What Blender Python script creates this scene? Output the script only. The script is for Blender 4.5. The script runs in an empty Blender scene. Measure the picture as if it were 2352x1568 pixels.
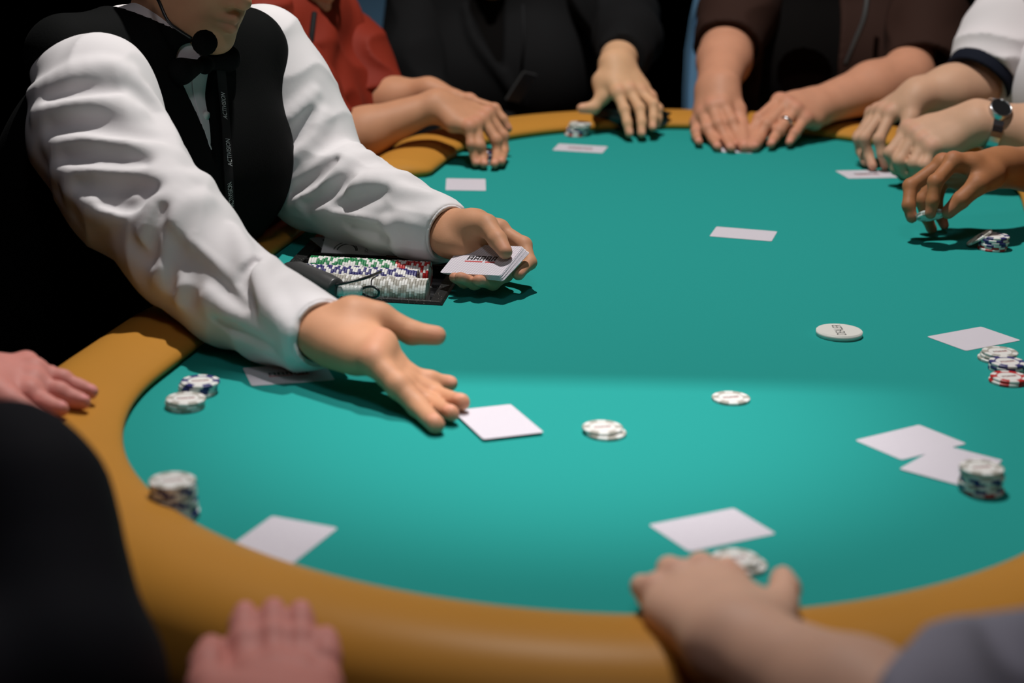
import bpy, bmesh, math, random
import numpy as np
from mathutils import Vector, Matrix
random.seed(7)
scene = bpy.context.scene
COL = scene.collection

# ------------------------------------------------------------------ camera, world, lamps, exposure
CAM_H, CAM_PITCH, CAM_ROLL, CAM_F = 0.6047, 0.29692, 0.021767, 4142.63   # metres above the felt, radians, focal length in pixels of 2352
_cp, _sp = math.cos(CAM_PITCH), math.sin(CAM_PITCH)
_fw = np.array([0, _cp, -_sp]); _r0 = np.array([1.0, 0, 0]); _u0 = np.array([0, _sp, _cp])
_r = math.cos(CAM_ROLL) * _r0 + math.sin(CAM_ROLL) * _u0
_u = -math.sin(CAM_ROLL) * _r0 + math.cos(CAM_ROLL) * _u0
_o = np.array([0, 0, CAM_H])
cd = bpy.data.cameras.new('camera'); cam = bpy.data.objects.new('camera', cd); COL.objects.link(cam)
cam.matrix_world = Matrix([[_r[i], _u[i], -_fw[i], _o[i]] for i in range(3)] + [[0, 0, 0, 1]])
cd.sensor_width = 36.0; cd.lens = CAM_F / 2352 * 36.0
cd.clip_start = 0.05; cd.clip_end = 50
cd.dof.use_dof = True; cd.dof.focus_distance = 2.27; cd.dof.aperture_fstop = 3.6; cd.dof.aperture_blades = 0
scene.camera = cam

vs = scene.view_settings
scene.display_settings.display_device = 'sRGB'
vs.view_transform = 'Standard'; vs.look = 'None'; vs.gamma = 1.0; vs.exposure = 0.0
vs.use_curve_mapping = False

w = bpy.data.worlds.new('world'); scene.world = w; w.use_nodes = True
w.node_tree.nodes['Background'].inputs[0].default_value = (0.55, 0.62, 0.8, 1)
w.node_tree.nodes['Background'].inputs[1].default_value = 0.004


def spot(name, loc, target, power, size_deg, blend, radius, colr):
    ld = bpy.data.lights.new(name, 'SPOT'); lo = bpy.data.objects.new(name, ld); COL.objects.link(lo)
    ld.energy = power; ld.spot_size = math.radians(size_deg); ld.spot_blend = blend; ld.shadow_soft_size = radius; ld.color = colr
    lo.location = loc
    lo.rotation_euler = (Vector(target) - Vector(loc)).to_track_quat('-Z', 'Y').to_euler()
    return lo


KEY = spot('spot_key', (0.0, 2.56, 2.35), (0.05, 2.60, 0), 204, 84, 0.6, 0.028, (1.0, 0.965, 0.93))
SECOND = spot('spot_second', (0.05, 1.50, 2.30), (0.05, 1.74, 0), 150, 22.5, 1.0, 0.012, (1.0, 0.96, 0.95))
FILL = spot('added_fill_front', (0.05, 0.1, 2.7), (0.0, 1.9, 0), 38, 60, 0.8, 0.25, (0.98, 0.95, 1.0))  # soft fill added from the camera side to lift sleeves and near hands
REAR_FILL = spot('added_fill_rear', (0.35, 2.9, 2.75), (0.45, 4.1, 0.25), 36, 30, 0.8, 0.08, (0.9, 0.95, 1.0))  # added fill that brightens the blue chair backs, not a lamp of the room


# ------------------------------------------------------------------ photo geometry helpers (a pixel of the 2352x1568 frame to a point)
def ray(px, py):
    d = _fw + _r * (px - 1176) / CAM_F - _u * (py - 784) / CAM_F
    return d / np.linalg.norm(d)


def at_z(px, py, z=0.0):
    d = ray(px, py); return _o + d * ((z - CAM_H) / d[2])


def at_y(px, py, y):
    d = ray(px, py); return _o + d * (y / d[1])


def at_len(prev, px, py, L, s):
    """the point on the pixel's ray at distance L from prev: s=-1 the near one, +1 the far one"""
    d = ray(px, py); m = prev - _o; b = d @ m; c = m @ m - L * L
    q = b * b - c
    return _o + d * (b + s * math.sqrt(q)) if q > 0 else _o + d * b


def scale_at(p):
    return CAM_F / ((np.asarray(p) - _o) @ _fw)     # pixels per metre


# ------------------------------------------------------------------ materials
def srgb(r, g, b):
    f = lambda c: (c / 255 / 12.92) if c <= 10 else ((c / 255 + 0.055) / 1.055) ** 2.4
    return (f(r), f(g), f(b), 1)


def mat(name, colr, rough=0.6, bump=0.0, bscale=200.0, spec=0.5, metal=0.0, var=0.0, vscale=30.0, sheen=0.0, sss=0.0, coat=0.0, trans=0.0):
    m = bpy.data.materials.new(name); m.use_nodes = True
    nt = m.node_tree; b = nt.nodes['Principled BSDF']
    c = colr if len(colr) == 4 else tuple(colr) + (1,)
    b.inputs['Base Color'].default_value = c; b.inputs['Roughness'].default_value = rough
    b.inputs['Specular IOR Level'].default_value = spec; b.inputs['Metallic'].default_value = metal
    b.inputs['Sheen Weight'].default_value = sheen; b.inputs['Coat Weight'].default_value = coat
    b.inputs['Transmission Weight'].default_value = trans
    if sss:
        b.inputs['Subsurface Weight'].default_value = sss; b.inputs['Subsurface Radius'].default_value = (0.008, 0.003, 0.0015)
        b.inputs['Subsurface Scale'].default_value = 1.0
    tc = nt.nodes.new('ShaderNodeTexCoord')
    if var:
        n = nt.nodes.new('ShaderNodeTexNoise'); n.inputs['Scale'].default_value = vscale; n.inputs['Detail'].default_value = 4
        nt.links.new(tc.outputs['Object'], n.inputs['Vector'])
        mx = nt.nodes.new('ShaderNodeMix'); mx.data_type = 'RGBA'
        mx.inputs[6].default_value = tuple(x * (1 - var) for x in c[:3]) + (1,); mx.inputs[7].default_value = tuple(min(1, x * (1 + var)) for x in c[:3]) + (1,)
        nt.links.new(n.outputs['Fac'], mx.inputs[0]); nt.links.new(mx.outputs[2], b.inputs['Base Color'])
    if bump:
        n2 = nt.nodes.new('ShaderNodeTexNoise'); n2.inputs['Scale'].default_value = bscale; n2.inputs['Detail'].default_value = 3
        nt.links.new(tc.outputs['Object'], n2.inputs['Vector'])
        bp = nt.nodes.new('ShaderNodeBump'); bp.inputs['Strength'].default_value = bump; bp.inputs['Distance'].default_value = 0.001
        nt.links.new(n2.outputs['Fac'], bp.inputs['Height']); nt.links.new(bp.outputs['Normal'], b.inputs['Normal'])
    return m


M = {}
M['felt'] = mat('felt_teal', (0.022, 0.305, 0.275), 0.95, 0.25, 900, 0.05, var=0.05, vscale=500)
M['leather'] = mat('rail_tan_leather', (0.52, 0.235, 0.038), 0.42, 0.12, 700, 0.10, var=0.05, vscale=12)
M['wood_dark'] = mat('table_dark_wood', (0.03, 0.018, 0.01), 0.5, 0.1, 60)
M['tray'] = mat('tray_black_speckled', (0.012, 0.012, 0.012), 0.5, 0.5, 420, 0.25)
M['tray_in'] = mat('tray_channel_black', (0.008, 0.008, 0.009), 0.35, 0, 1, 0.4)
M['white'] = mat('chip_white', (0.80, 0.79, 0.76), 0.45, 0.05, 900)
M['grey'] = mat('chip_grey', (0.40, 0.38, 0.33), 0.5, 0.05, 900)
M['blue'] = mat('chip_blue', (0.028, 0.025, 0.16), 0.42, 0.05, 900)
M['red'] = mat('chip_red', (0.50, 0.012, 0.012), 0.42, 0.05, 900)
M['green'] = mat('chip_green', (0.012, 0.22, 0.07), 0.42, 0.05, 900)
M['inlay'] = mat('chip_inlay_white', (0.78, 0.76, 0.74), 0.5)
M['ink'] = mat('print_black', (0.02, 0.02, 0.022), 0.5)
M['ink_red'] = mat('print_red', (0.55, 0.06, 0.06), 0.5)
M['ink_pink'] = mat('print_pink', (0.70, 0.16, 0.16), 0.5)
M['card'] = mat('card_stock_white', (0.74, 0.72, 0.75), 0.35, 0, 1, 0.45)
M['button'] = mat('button_ivory', (0.80, 0.79, 0.74), 0.35)
M['black_cloth'] = mat('cloth_black', (0.006, 0.006, 0.007), 0.9, 0.2, 500, 0.1, var=0.1)
M['room'] = mat('room_black', (0.004, 0.004, 0.0045), 0.95, 0, 1, 0.1)
M['carpet'] = mat('carpet_dark', (0.006, 0.005, 0.006), 1.0, 0.3, 300, 0.05)
M['blue_cloth'] = mat('chair_blue', (0.13, 0.27, 0.42), 0.8, 0.15, 400, 0.2)
M['metal'] = mat('steel', (0.65, 0.66, 0.68), 0.22, 0, 1, 0.5, 1.0)
M['black_plastic'] = mat('plastic_black', (0.012, 0.012, 0.013), 0.32, 0, 1, 0.5)
M['foam'] = mat('mic_foam', (0.004, 0.004, 0.004), 1.0, 0.8, 900, 0.05)
M['clear'] = mat('clear_plastic', (0.9, 0.9, 0.88), 0.15, 0, 1, 0.6, trans=0.35)
M['grey_plastic'] = mat('grey_plastic', (0.055, 0.055, 0.055), 0.35, 0, 1, 0.5)


def card_back_material():
    m = bpy.data.materials.new('card_back_hatched'); m.use_nodes = True; nt = m.node_tree; b = nt.nodes['Principled BSDF']
    b.inputs['Roughness'].default_value = 0.5; b.inputs['Specular IOR Level'].default_value = 0.15
    tc = nt.nodes.new('ShaderNodeTexCoord'); wv = nt.nodes.new('ShaderNodeTexWave')
    wv.wave_type = 'BANDS'; wv.bands_direction = 'DIAGONAL'; wv.inputs['Scale'].default_value = 260.0
    rp = nt.nodes.new('ShaderNodeValToRGB'); rp.color_ramp.elements[0].position = 0.35; rp.color_ramp.elements[1].position = 0.6
    rp.color_ramp.elements[0].color = (0.50, 0.44, 0.53, 1); rp.color_ramp.elements[1].color = (0.80, 0.78, 0.81, 1)
    nt.links.new(tc.outputs['Object'], wv.inputs['Vector']); nt.links.new(wv.outputs['Fac'], rp.inputs['Fac'])
    nt.links.new(rp.outputs['Color'], b.inputs['Base Color'])
    return m


M['card_back'] = card_back_material()


def speckle(m):
    nt = m.node_tree; b = nt.nodes['Principled BSDF']; tc = nt.nodes.new('ShaderNodeTexCoord'); v = nt.nodes.new('ShaderNodeTexVoronoi'); v.inputs['Scale'].default_value = 330
    r = nt.nodes.new('ShaderNodeValToRGB'); r.color_ramp.elements[0].position = 0.10; r.color_ramp.elements[0].color = (0.30, 0.29, 0.25, 1); r.color_ramp.elements[1].position = 0.17; r.color_ramp.elements[1].color = (0.010, 0.010, 0.010, 1)
    nt.links.new(tc.outputs['Object'], v.inputs['Vector']); nt.links.new(v.outputs['Distance'], r.inputs['Fac']); nt.links.new(r.outputs['Color'], b.inputs['Base Color'])


speckle(M['tray'])


# ------------------------------------------------------------------ object helpers
def link(name, me, mats=(), parent=None, smooth=True):
    o = bpy.data.objects.new(name, me); COL.objects.link(o)
    for m in mats:
        if m.name not in [x.name for x in me.materials]:
            me.materials.append(m)
    if parent is not None:
        o.parent = parent
    if smooth and len(me.polygons):
        me.polygons.foreach_set('use_smooth', [True] * len(me.polygons))
    return o


def mesh_np(name, V, F, mats, parent=None, smooth=True, mi=None):
    me = bpy.data.meshes.new(name)
    V = np.asarray(V, np.float32); F = list(F) if not isinstance(F, np.ndarray) else F
    if isinstance(F, np.ndarray):
        n, k = F.shape
        me.vertices.add(len(V)); me.vertices.foreach_set('co', V.ravel())
        me.loops.add(n * k); me.loops.foreach_set('vertex_index', F.astype(np.int32).ravel())
        me.polygons.add(n); me.polygons.foreach_set('loop_start', np.arange(0, n * k, k, dtype=np.int32))
        me.update(calc_edges=True); me.validate()
    else:
        me.from_pydata([tuple(map(float, v)) for v in V], [], F); me.update()
    if mi is not None:
        me.polygons.foreach_set('material_index', list(mi))
    return link(name, me, mats, parent, smooth)


def bm_obj(name, bm, mats, parent=None, smooth=True, bevel_auto=False):
    me = bpy.data.meshes.new(name); bmesh.ops.recalc_face_normals(bm, faces=bm.faces[:]); bm.to_mesh(me); bm.free()
    return link(name, me, mats, parent, smooth)


def tag(o, label=None, cat=None, group=None, kind=None):
    if label: o['label'] = label
    if cat: o['category'] = cat
    if group: o['group'] = group
    if kind: o['kind'] = kind
    return o


def empty(name, loc=(0, 0, 0), rz=0.0):
    o = bpy.data.objects.new(name, None); COL.objects.link(o); o.location = loc; o.rotation_euler = (0, 0, rz)
    o.empty_display_size = 0.05
    return o


def copy_tree(o, parent=None):
    c = o.copy(); COL.objects.link(c)
    if parent is not None: c.parent = parent
    for ch in list(o.children):
        copy_tree(ch, c)
    return c


def box(bm, lo, hi):
    r = bmesh.ops.create_cube(bm, size=1.0)
    for v in r['verts']:
        v.co = Vector([lo[i] + (v.co[i] + 0.5) * (hi[i] - lo[i]) for i in range(3)])
    return r['verts']


def tube(pts, rad, n=10, closed=False):
    """verts, faces of a tube along pts; rad a number or list"""
    P = np.asarray(pts, float); m = len(P); rad = np.broadcast_to(rad, (m,)).astype(float)
    T = np.gradient(P, axis=0); T /= np.linalg.norm(T, axis=1)[:, None] + 1e-12
    a = np.array([0, 0, 1.0]) if abs(T[0, 2]) < 0.9 else np.array([1.0, 0, 0])
    V = []
    for i in range(m):
        b = np.cross(T[i], a); b /= np.linalg.norm(b); a2 = np.cross(b, T[i]); a = a2
        th = np.linspace(0, 2 * np.pi, n, endpoint=False)
        V.append(P[i] + rad[i] * (np.cos(th)[:, None] * a2 + np.sin(th)[:, None] * b))
    V = np.concatenate(V); F = []
    for i in range(m - 1):
        for k in range(n):
            F.append((i * n + k, i * n + (k + 1) % n, (i + 1) * n + (k + 1) % n, (i + 1) * n + k))
    F.append(tuple(range(n - 1, -1, -1))); F.append(tuple((m - 1) * n + k for k in range(n)))
    return V, F


def spline(pts, n):
    """Catmull-Rom through pts, n samples per span"""
    P = np.asarray(pts, float); Q = np.vstack([2 * P[0] - P[1], P, 2 * P[-1] - P[-2]]); out = []
    for i in range(1, len(Q) - 2):
        for t in np.linspace(0, 1, n, endpoint=False):
            p0, p1, p2, p3 = Q[i - 1], Q[i], Q[i + 1], Q[i + 2]
            out.append(0.5 * ((2 * p1) + (-p0 + p2) * t + (2 * p0 - 5 * p1 + 4 * p2 - p3) * t * t + (-p0 + 3 * p1 - 3 * p2 + p3) * t ** 3))
    out.append(P[-1]); return np.array(out)


def text_mesh(body, size, depth=0.0):
    cu = bpy.data.curves.new('lettering', 'FONT'); cu.body = body; cu.size = size; cu.align_x = 'CENTER'; cu.align_y = 'CENTER'; cu.extrude = depth
    ob = bpy.data.objects.new('lettering', cu); COL.objects.link(ob)
    dg = bpy.context.evaluated_depsgraph_get()
    me = bpy.data.meshes.new_from_object(ob.evaluated_get(dg)); bpy.data.objects.remove(ob)
    me.materials.clear()
    return me


# ------------------------------------------------------------------ the room
def structure(name, lo, hi, m):
    bm = bmesh.new(); box(bm, lo, hi); o = bm_obj(name, bm, [m], smooth=False); o['kind'] = 'structure'; return o


FLOOR = -0.76
structure('floor', (-3.5, -1.2, FLOOR - 0.05), (4, 7.5, FLOOR), M['carpet'])
structure('ceiling', (-3.5, -1.2, 2.9), (4, 7.5, 2.95), M['room'])
structure('wall_back', (-3.5, 7.5, FLOOR), (4, 7.6, 2.9), M['room'])
structure('wall_left', (-3.6, -1.2, FLOOR), (-3.5, 7.5, 2.9), M['room'])
structure('wall_right', (4, -1.2, FLOOR), (4.1, 7.5, 2.9), M['room'])

# unseen black flag added to trim the near lamp's pool to a straight edge
flag = empty('added_light_flag', (0.05, 1.9, 1.7)); tag(flag, 'unseen black flag panel added above the table to trim the light', 'light flag')
bm = bmesh.new(); box(bm, (-0.3, -0.312, -0.004), (0.3, -0.18, 0.004)); bmesh.ops.bevel(bm, geom=bm.edges[:], offset=0.002, segments=1, affect='EDGES'); bm_obj('panel', bm, [M['black_cloth']], flag, False)
for sx in (-0.27, 0.27):
    V_, F_ = tube([(sx, -0.19, 0.0), (sx, -0.19, 1.2)], 0.012, 10); mesh_np('rod', V_, F_, [M['black_plastic']], flag)

# ------------------------------------------------------------------ the poker table
TH = math.atan2(0.2, 0.98)
U = np.array([math.sin(TH), math.cos(TH)]); Vv = np.array([math.cos(TH), -math.sin(TH)])
TS0, TS1, TT, TR = 1.695, 2.895, -0.25, 0.472       # end-circle centres along the table, axis offset, half width


def st(s, t, z=0.0):
    p = s * U + t * Vv; return np.array([p[0], p[1], z])


def sstep(a, b, x):
    x = min(1, max(0, (x - a) / (b - a))); return x * x * (3 - 2 * x)


def outline():
    """closed loop of (s, t, normal_s, normal_t, rail_width) around the felt, stepping out in front of the dealer"""
    L = []
    for a in np.linspace(-math.pi / 2, math.pi / 2, 60, endpoint=False):      # far end, right to left
        pass
    n_arc, n_str = 72, 90
    for i in range(n_arc):      # near end from left side to right side
        a = math.pi + math.pi * i / n_arc          # angle: t = cos, s = sin
        L.append((TS0 + TR * math.sin(a), TT + TR * math.cos(a), math.sin(a), math.cos(a)))
    for i in range(n_str):
        L.append((TS0 + (TS1 - TS0) * i / n_str, TT + TR, 0, 1))
    for i in range(n_arc):
        a = math.pi * i / n_arc
        L.append((TS1 + TR * math.sin(a), TT + TR * math.cos(a), math.sin(a), math.cos(a)))
    for i in range(n_str):
        L.append((TS1 - (TS1 - TS0) * i / n_str, TT - TR, 0, -1))
    out = []
    for s, t, ns, nt_ in L:
        d = 0.0
        if nt_ < -0.99:
            d = sstep(1.865, 1.925, s) * (1 - sstep(2.735, 2.80, s))
        off = 0.060 * d - (0.012 * sstep(2.72, 2.80, s) if nt_ < -0.99 else 0.0); w = 0.128 - 0.076 * d
        out.append((s + ns * off, t + nt_ * off, ns, nt_, w, d))
    return out


OUT = outline()
table = empty('poker_table', st(2.3, -0.25, FLOOR))
tag(table, 'oval poker table with teal felt top and padded tan rail', 'table')


def keep(o):      # parent to the table keeping world coordinates
    o.parent = table; o.matrix_parent_inverse = Matrix.Translation(-table.location); return o


# tray frame: a along the chip rows (leftwards from the corner), b away from the camera
TRAY_ROT = math.radians(7.0); TRAY_C = np.array([-0.086, 2.119])
TA = np.array([-math.cos(TRAY_ROT), math.sin(TRAY_ROT)]); TB = np.array([math.sin(TRAY_ROT), math.cos(TRAY_ROT)])


def tray_pt(a, b, z):
    p = TRAY_C + a * TA + b * TB; return np.array([p[0], p[1], z])


TRAY_A, TRAY_B = 0.232, 0.40
# felt
bm = bmesh.new()
loop = [bm.verts.new(st(s + ns * 0.012, t + nn * 0.012, 0)) for s, t, ns, nn, w_, d in OUT]
ed = [bm.edges.new((loop[i], loop[(i + 1) % len(loop)])) for i in range(len(loop))]
hole = [bm.verts.new(tray_pt(a, b, 0)) for a, b in ((0.006, 0.006), (TRAY_A - 0.006, 0.006), (TRAY_A - 0.006, TRAY_B - 0.006), (0.006, TRAY_B - 0.006))]
ed += [bm.edges.new((hole[i], hole[(i + 1) % 4])) for i in range(4)]
bmesh.ops.triangle_fill(bm, use_beauty=True, use_dissolve=False, edges=ed)
r = bmesh.ops.extrude_face_region(bm, geom=bm.faces[:])
for v in r['geom']:
    if isinstance(v, bmesh.types.BMVert): v.co.z -= 0.02
keep(bm_obj('felt_top', bm, [M['felt']], smooth=False))
# padded rail
prof_n = 22
V, F = [], []
for s, t, ns, nn, w_, d in OUT:
    hgt = 0.027 - 0.006 * d
    q_ = hgt / 0.027
    wq = w_ / 0.128
    pr = [(0.012, -0.012), (0.010 * wq, 0.0004), (0.003 * wq, 0.0028 * q_), (0.0003, 0.0075 * q_), (0.002 * wq, 0.0125 * q_), (0.007 * wq, 0.0165 * q_)]
    for k in range(prof_n):
        a = math.pi * k / (prof_n - 1)
        x = w_ * (0.5 - 0.5 * math.cos(a)); z = hgt * math.sin(a) ** 0.75 if 0 < k < prof_n - 1 else 0.0
        if x > w_ * 0.5: z = (hgt + 0.05) * math.sin(a) ** 0.62 - 0.05 if k < prof_n - 1 else -0.05
        if k >= 5: pr.append((x, z))
    pr += [(w_ - 0.012, -0.066), (0.02, -0.03)]
    for x, z in pr:
        V.append(st(s + ns * x, t + nn * x, z))
m_ = len(pr); N = len(OUT)
for i in range(N):
    for k in range(m_):
        j = (i + 1) % N; k2 = (k + 1) % m_
        F.append((i * m_ + k, j * m_ + k, j * m_ + k2, i * m_ + k2))
keep(mesh_np('padded_rail', V, F, [M['leather']]))
# wooden apron under the top and two pedestal legs
V, F = [], []
for s, t, ns, nn, w_, d in OUT:
    for x, z in ((-0.02, -0.021), (0.05, -0.031), (0.05, -0.14), (-0.02, -0.14)):
        V.append(st(s + ns * x, t + nn * x, z))
for i in range(N):
    for k in range(4):
        j = (i + 1) % N; F.append((i * 4 + k, j * 4 + k, j * 4 + (k + 1) % 4, i * 4 + (k + 1) % 4))
keep(mesh_np('apron', V, F, [M['wood_dark']], smooth=False))
for s in (1.8, 2.8):
    bm = bmesh.new(); c = st(s, -0.25)
    rr = bmesh.ops.create_cone(bm, cap_ends=True, segments=24, radius1=0.11, radius2=0.16, depth=0.72)
    for v in rr['verts']: v.co += Vector((c[0], c[1], -0.385))
    rr = bmesh.ops.create_cone(bm, cap_ends=True, segments=32, radius1=0.32, radius2=0.26, depth=0.035)
    for v in rr['verts']: v.co += Vector((c[0], c[1], FLOOR + 0.0175))
    keep(bm_obj('pedestal_leg', bm, [M['wood_dark']], smooth=False))

# ------------------------------------------------------------------ chip tray
tray = empty('chip_tray', tray_pt(TRAY_A / 2, TRAY_B / 2, 0)); tag(tray, 'black speckled dealer chip tray sunk into the felt', 'tray')
TZ = 0.005
ROWS = [0.027, 0.068, 0.109, 0.150]; CR = 0.0206


def tray_h(a, b):
    z = TZ
    if 0.016 < a < TRAY_A - 0.02:
        for rb in ROWS:
            if abs(b - rb) < CR * 0.985: z = min(z, TZ - math.sqrt(CR * CR - (b - rb) ** 2))
        if 0.176 < b < 0.200: z = -0.018
        for rb in (0.228, 0.269, 0.310, 0.351):
            if abs(b - rb) < CR * 0.985: z = min(z, TZ - math.sqrt(CR * CR - (b - rb) ** 2))
    return z


bs = sorted(set([0, 0.002, 0.004] + list(np.linspace(0.005, TRAY_B - 0.005, 200)) + [TRAY_B - 0.002, TRAY_B] + [0.1758, 0.1762, 0.1998, 0.2002]))
as_ = [0, 0.002, 0.0155, 0.0165, 0.06, 0.12, TRAY_A - 0.0205, TRAY_A - 0.0195, TRAY_A - 0.002, TRAY_A]
V, F, MI = [], [], []
for a in as_:
    for b in bs:
        z = tray_h(a, b)
        e = min(a, b, TRAY_A - a, TRAY_B - b)
        if e < 0.0005: z = 0.0008
        elif e < 0.003: z = TZ - 0.0008
        V.append(tray_pt(a, b, z))
nb = len(bs)
for i in range(len(as_) - 1):
    for j in range(nb - 1):
        F.append((i * nb + j, (i + 1) * nb + j, (i + 1) * nb + j + 1, i * nb + j + 1))
        am, bm_ = (as_[i] + as_[i + 1]) / 2, (bs[j] + bs[j + 1]) / 2
        MI.append(1 if tray_h(am, bm_) < TZ - 0.001 or (0.0155 <= am <= 0.0165) else 0)
kt = mesh_np('tray_plate', V, F, [M['tray'], M['tray_in']], smooth=False, mi=MI)
kt.parent = tray; kt.matrix_parent_inverse = Matrix.Translation(-tray.location)
V2 = [tray_pt(a, b, z) for z in (0.0006, -0.032) for a, b in ((0.007, 0.007), (TRAY_A - 0.007, 0.007), (TRAY_A - 0.007, TRAY_B - 0.007), (0.007, TRAY_B - 0.007))]
kb = mesh_np('tray_well', V2, [(0, 1, 5, 4), (1, 2, 6, 5), (2, 3, 7, 6), (3, 0, 4, 7), (4, 5, 6, 7)], [M['tray_in']], smooth=False)
kb.parent = tray; kb.matrix_parent_inverse = Matrix.Translation(-tray.location)

# ------------------------------------------------------------------ chips
CHIP_R, CHIP_H = 0.0200, 0.0033


def chip_mesh(name, base, nspots=6, seg=36):
    """a disc with raised rim, white edge spots of their own, an inlay ring"""
    V, F, MI = [], [], []
    rings = [(0.0, CHIP_H - 0.0002), (0.0122, CHIP_H - 0.0002), (0.0128, CHIP_H - 0.0004), (0.0142, CHIP_H), (0.0192, CHIP_H), (CHIP_R, CHIP_H - 0.0006), (CHIP_R, 0.0006), (0.0192, 0), (0.0142, 0), (0.0, 0.0002)]
    V.append((0, 0, rings[0][1]))
    for r_, z in rings[1:-1]:
        for k in range(seg):
            a = 2 * math.pi * k / seg; V.append((r_ * math.cos(a), r_ * math.sin(a), z))
    V.append((0, 0, rings[-1][1])); nr = len(rings) - 2
    per = seg // nspots
    for k in range(seg):
        k2 = (k + 1) % seg; spot_ = (k % per) < per / 2
        F.append((0, 1 + k, 1 + k2)); MI.append(1)
        for r_ in range(nr - 1):
            a, b = 1 + r_ * seg, 1 + (r_ + 1) * seg
            F.append((a + k, b + k, b + k2, a + k2))
            MI.append(2 if r_ == 0 else (0 if r_ == 1 else (1 if spot_ else 0)))
        l = 1 + (nr - 1) * seg
        F.append((l + k2, l + k, len(V) - 1)); MI.append(1)
    me = bpy.data.meshes.new(name); me.from_pydata(V, [], F); me.update()
    for m in (base, M['white'], M['inlay']): me.materials.append(m)
    me.polygons.foreach_set('material_index', MI)
    return me


CHIPS = {k: chip_mesh(k + '_chip', M[k]) for k in ('grey', 'blue', 'red', 'green')}
# print on the inlay: small black word with a red shadow line, as a part of the chip
_tm = text_mesh('POKER', 0.0058)


def inlay_mesh():
    bm = bmesh.new()
    for dx, dy, dz, mi in ((0.0004, -0.0012, 0.00003, 1), (0, 0, 0.00006, 0)):
        n0 = len(bm.faces); bm.from_mesh(_tm); bm.faces.ensure_lookup_table()
        vs_ = set()
        for f in bm.faces[n0:]:
            f.material_index = mi
            for v in f.verts: vs_.add(v)
        for v in vs_: v.co += Vector((dx, dy, dz))
    me = bpy.data.meshes.new('inlay_print'); bm.to_mesh(me); bm.free()
    me.materials.append(M['ink']); me.materials.append(M['ink_pink'])
    return me


INLAY = inlay_mesh()


def chip(kind, loc, rz=None, rot=None, label=None, group=None, printed=True):
    o = bpy.data.objects.new(kind + '_chip', CHIPS[kind]); COL.objects.link(o)
    o.location = loc
    if rot is not None:
        o.rotation_mode = 'QUATERNION'; o.rotation_quaternion = rot
    else:
        o.rotation_euler = (0, 0, random.uniform(0, 6.28) if rz is None else rz)
    tag(o, label, 'poker chip', group)
    if printed:
        p = bpy.data.objects.new('inlay_print', INLAY); COL.objects.link(p); p.parent = o; p.location = (0, 0, CHIP_H - 0.00015)
    return o


for me in CHIPS.values():
    me.polygons.foreach_set('use_smooth', [False] * len(me.polygons))

ORD = ['bottom', 'second up', 'third up', 'fourth up', 'fifth up', 'sixth up', 'seventh up', 'eighth up', 'ninth up', 'tenth up', 'eleventh up']
ADJ = {'grey': 'grey and white', 'blue': 'navy and white', 'red': 'red and white', 'green': 'green and white'}


def stack(px, py, kinds, where, lean=(0, 0), jit=0.0012, z0=0.0, last_rz=0.3):
    """chips from the bottom up; (px, py) is the middle of the TOP face in the photograph"""
    H = z0 + CHIP_H * len(kinds); c = at_z(px, py, H)
    n = len(kinds)
    for i, k in enumerate(kinds):
        f = i - (n - 1)
        x = c[0] + lean[0] * f + random.uniform(-jit, jit) * (f != 0); y = c[1] + lean[1] * f + random.uniform(-jit, jit) * (f != 0)
        pos = 'topmost' if (i == n - 1 and n > 1) else (ORD[i] if n > 1 else '')
        lab = ('%s chip %s in %s' % (ADJ[k], pos, where)) if n > 1 else '%s poker chip %s' % (ADJ[k], where)
        chip(k, (x, y, z0 + CHIP_H * i), rz=(last_rz if i == n - 1 else None), label=lab, group='chips of ' + where, printed=(i == n - 1))
    return c


stack(460, 873, ['grey', 'blue', 'blue', 'blue'], 'the navy stack by the left rail', lean=(0.0008, 0.0006))
stack(427, 913, ['grey', 'grey', 'grey'], 'the low grey stack by the left rail')
stack(396, 1101, ['red', 'blue', 'blue', 'grey', 'blue', 'blue', 'grey', 'blue', 'blue', 'grey'], 'the tall stack leaning at the near left rail', lean=(-0.0003, 0.0003), jit=0.0006)
stack(2255, 1071, ['red', 'blue', 'grey', 'blue', 'blue', 'grey', 'grey'], 'the tall stack on two overlapping cards', lean=(-0.0002, 0.0001))
stack(2297, 806, ['grey', 'grey', 'grey'], 'the grey stack at the right frame edge', lean=(0.0022, 0.0005))
stack(2314, 829, ['blue', 'blue', 'blue'], 'the navy stack at the right frame edge')
stack(2318, 863, ['red', 'red'], 'the red pair at the right frame edge', lean=(0.001, 0.001))
stack(2286, 540, ['red', 'red', 'blue', 'blue', 'blue', 'blue'], 'the far right navy and red stack', lean=(0.0006, 0.0003), last_rz=3.3)
stack(1333, 282, ['red', 'grey', 'blue', 'blue', 'grey', 'grey', 'grey'], 'the stack at the far end beside the sunglasses', lean=(0.0012, 0.0), z0=0.0004)
stack(1384, 979, ['grey', 'grey'], 'the loose pair lying mid table', lean=(-0.004, 0.004))
stack(1679, 911, ['grey'], 'lying alone on open felt mid table')
stack(1690, 1280, ['grey', 'grey'], 'the pair in front of the near hand', lean=(-0.006, 0.002))
stack(1113, 345, ['grey', 'blue', 'grey', 'blue', 'blue', 'grey', 'blue'], 'the stack under the rust clad player', jit=0.0006)
# grey chip leaning on the far right stack
c = at_y(2257, 536, at_z(2286, 540, 0.02)[1] + 0.006)
chip('grey', (c[0] - 0.002, c[1] + 0.004, 0.0125), rot=Vector((-0.55, 0.18, 0.8)).to_track_quat('Z', 'Y'), label='grey and white poker chip leaning on the far right navy stack')

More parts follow.
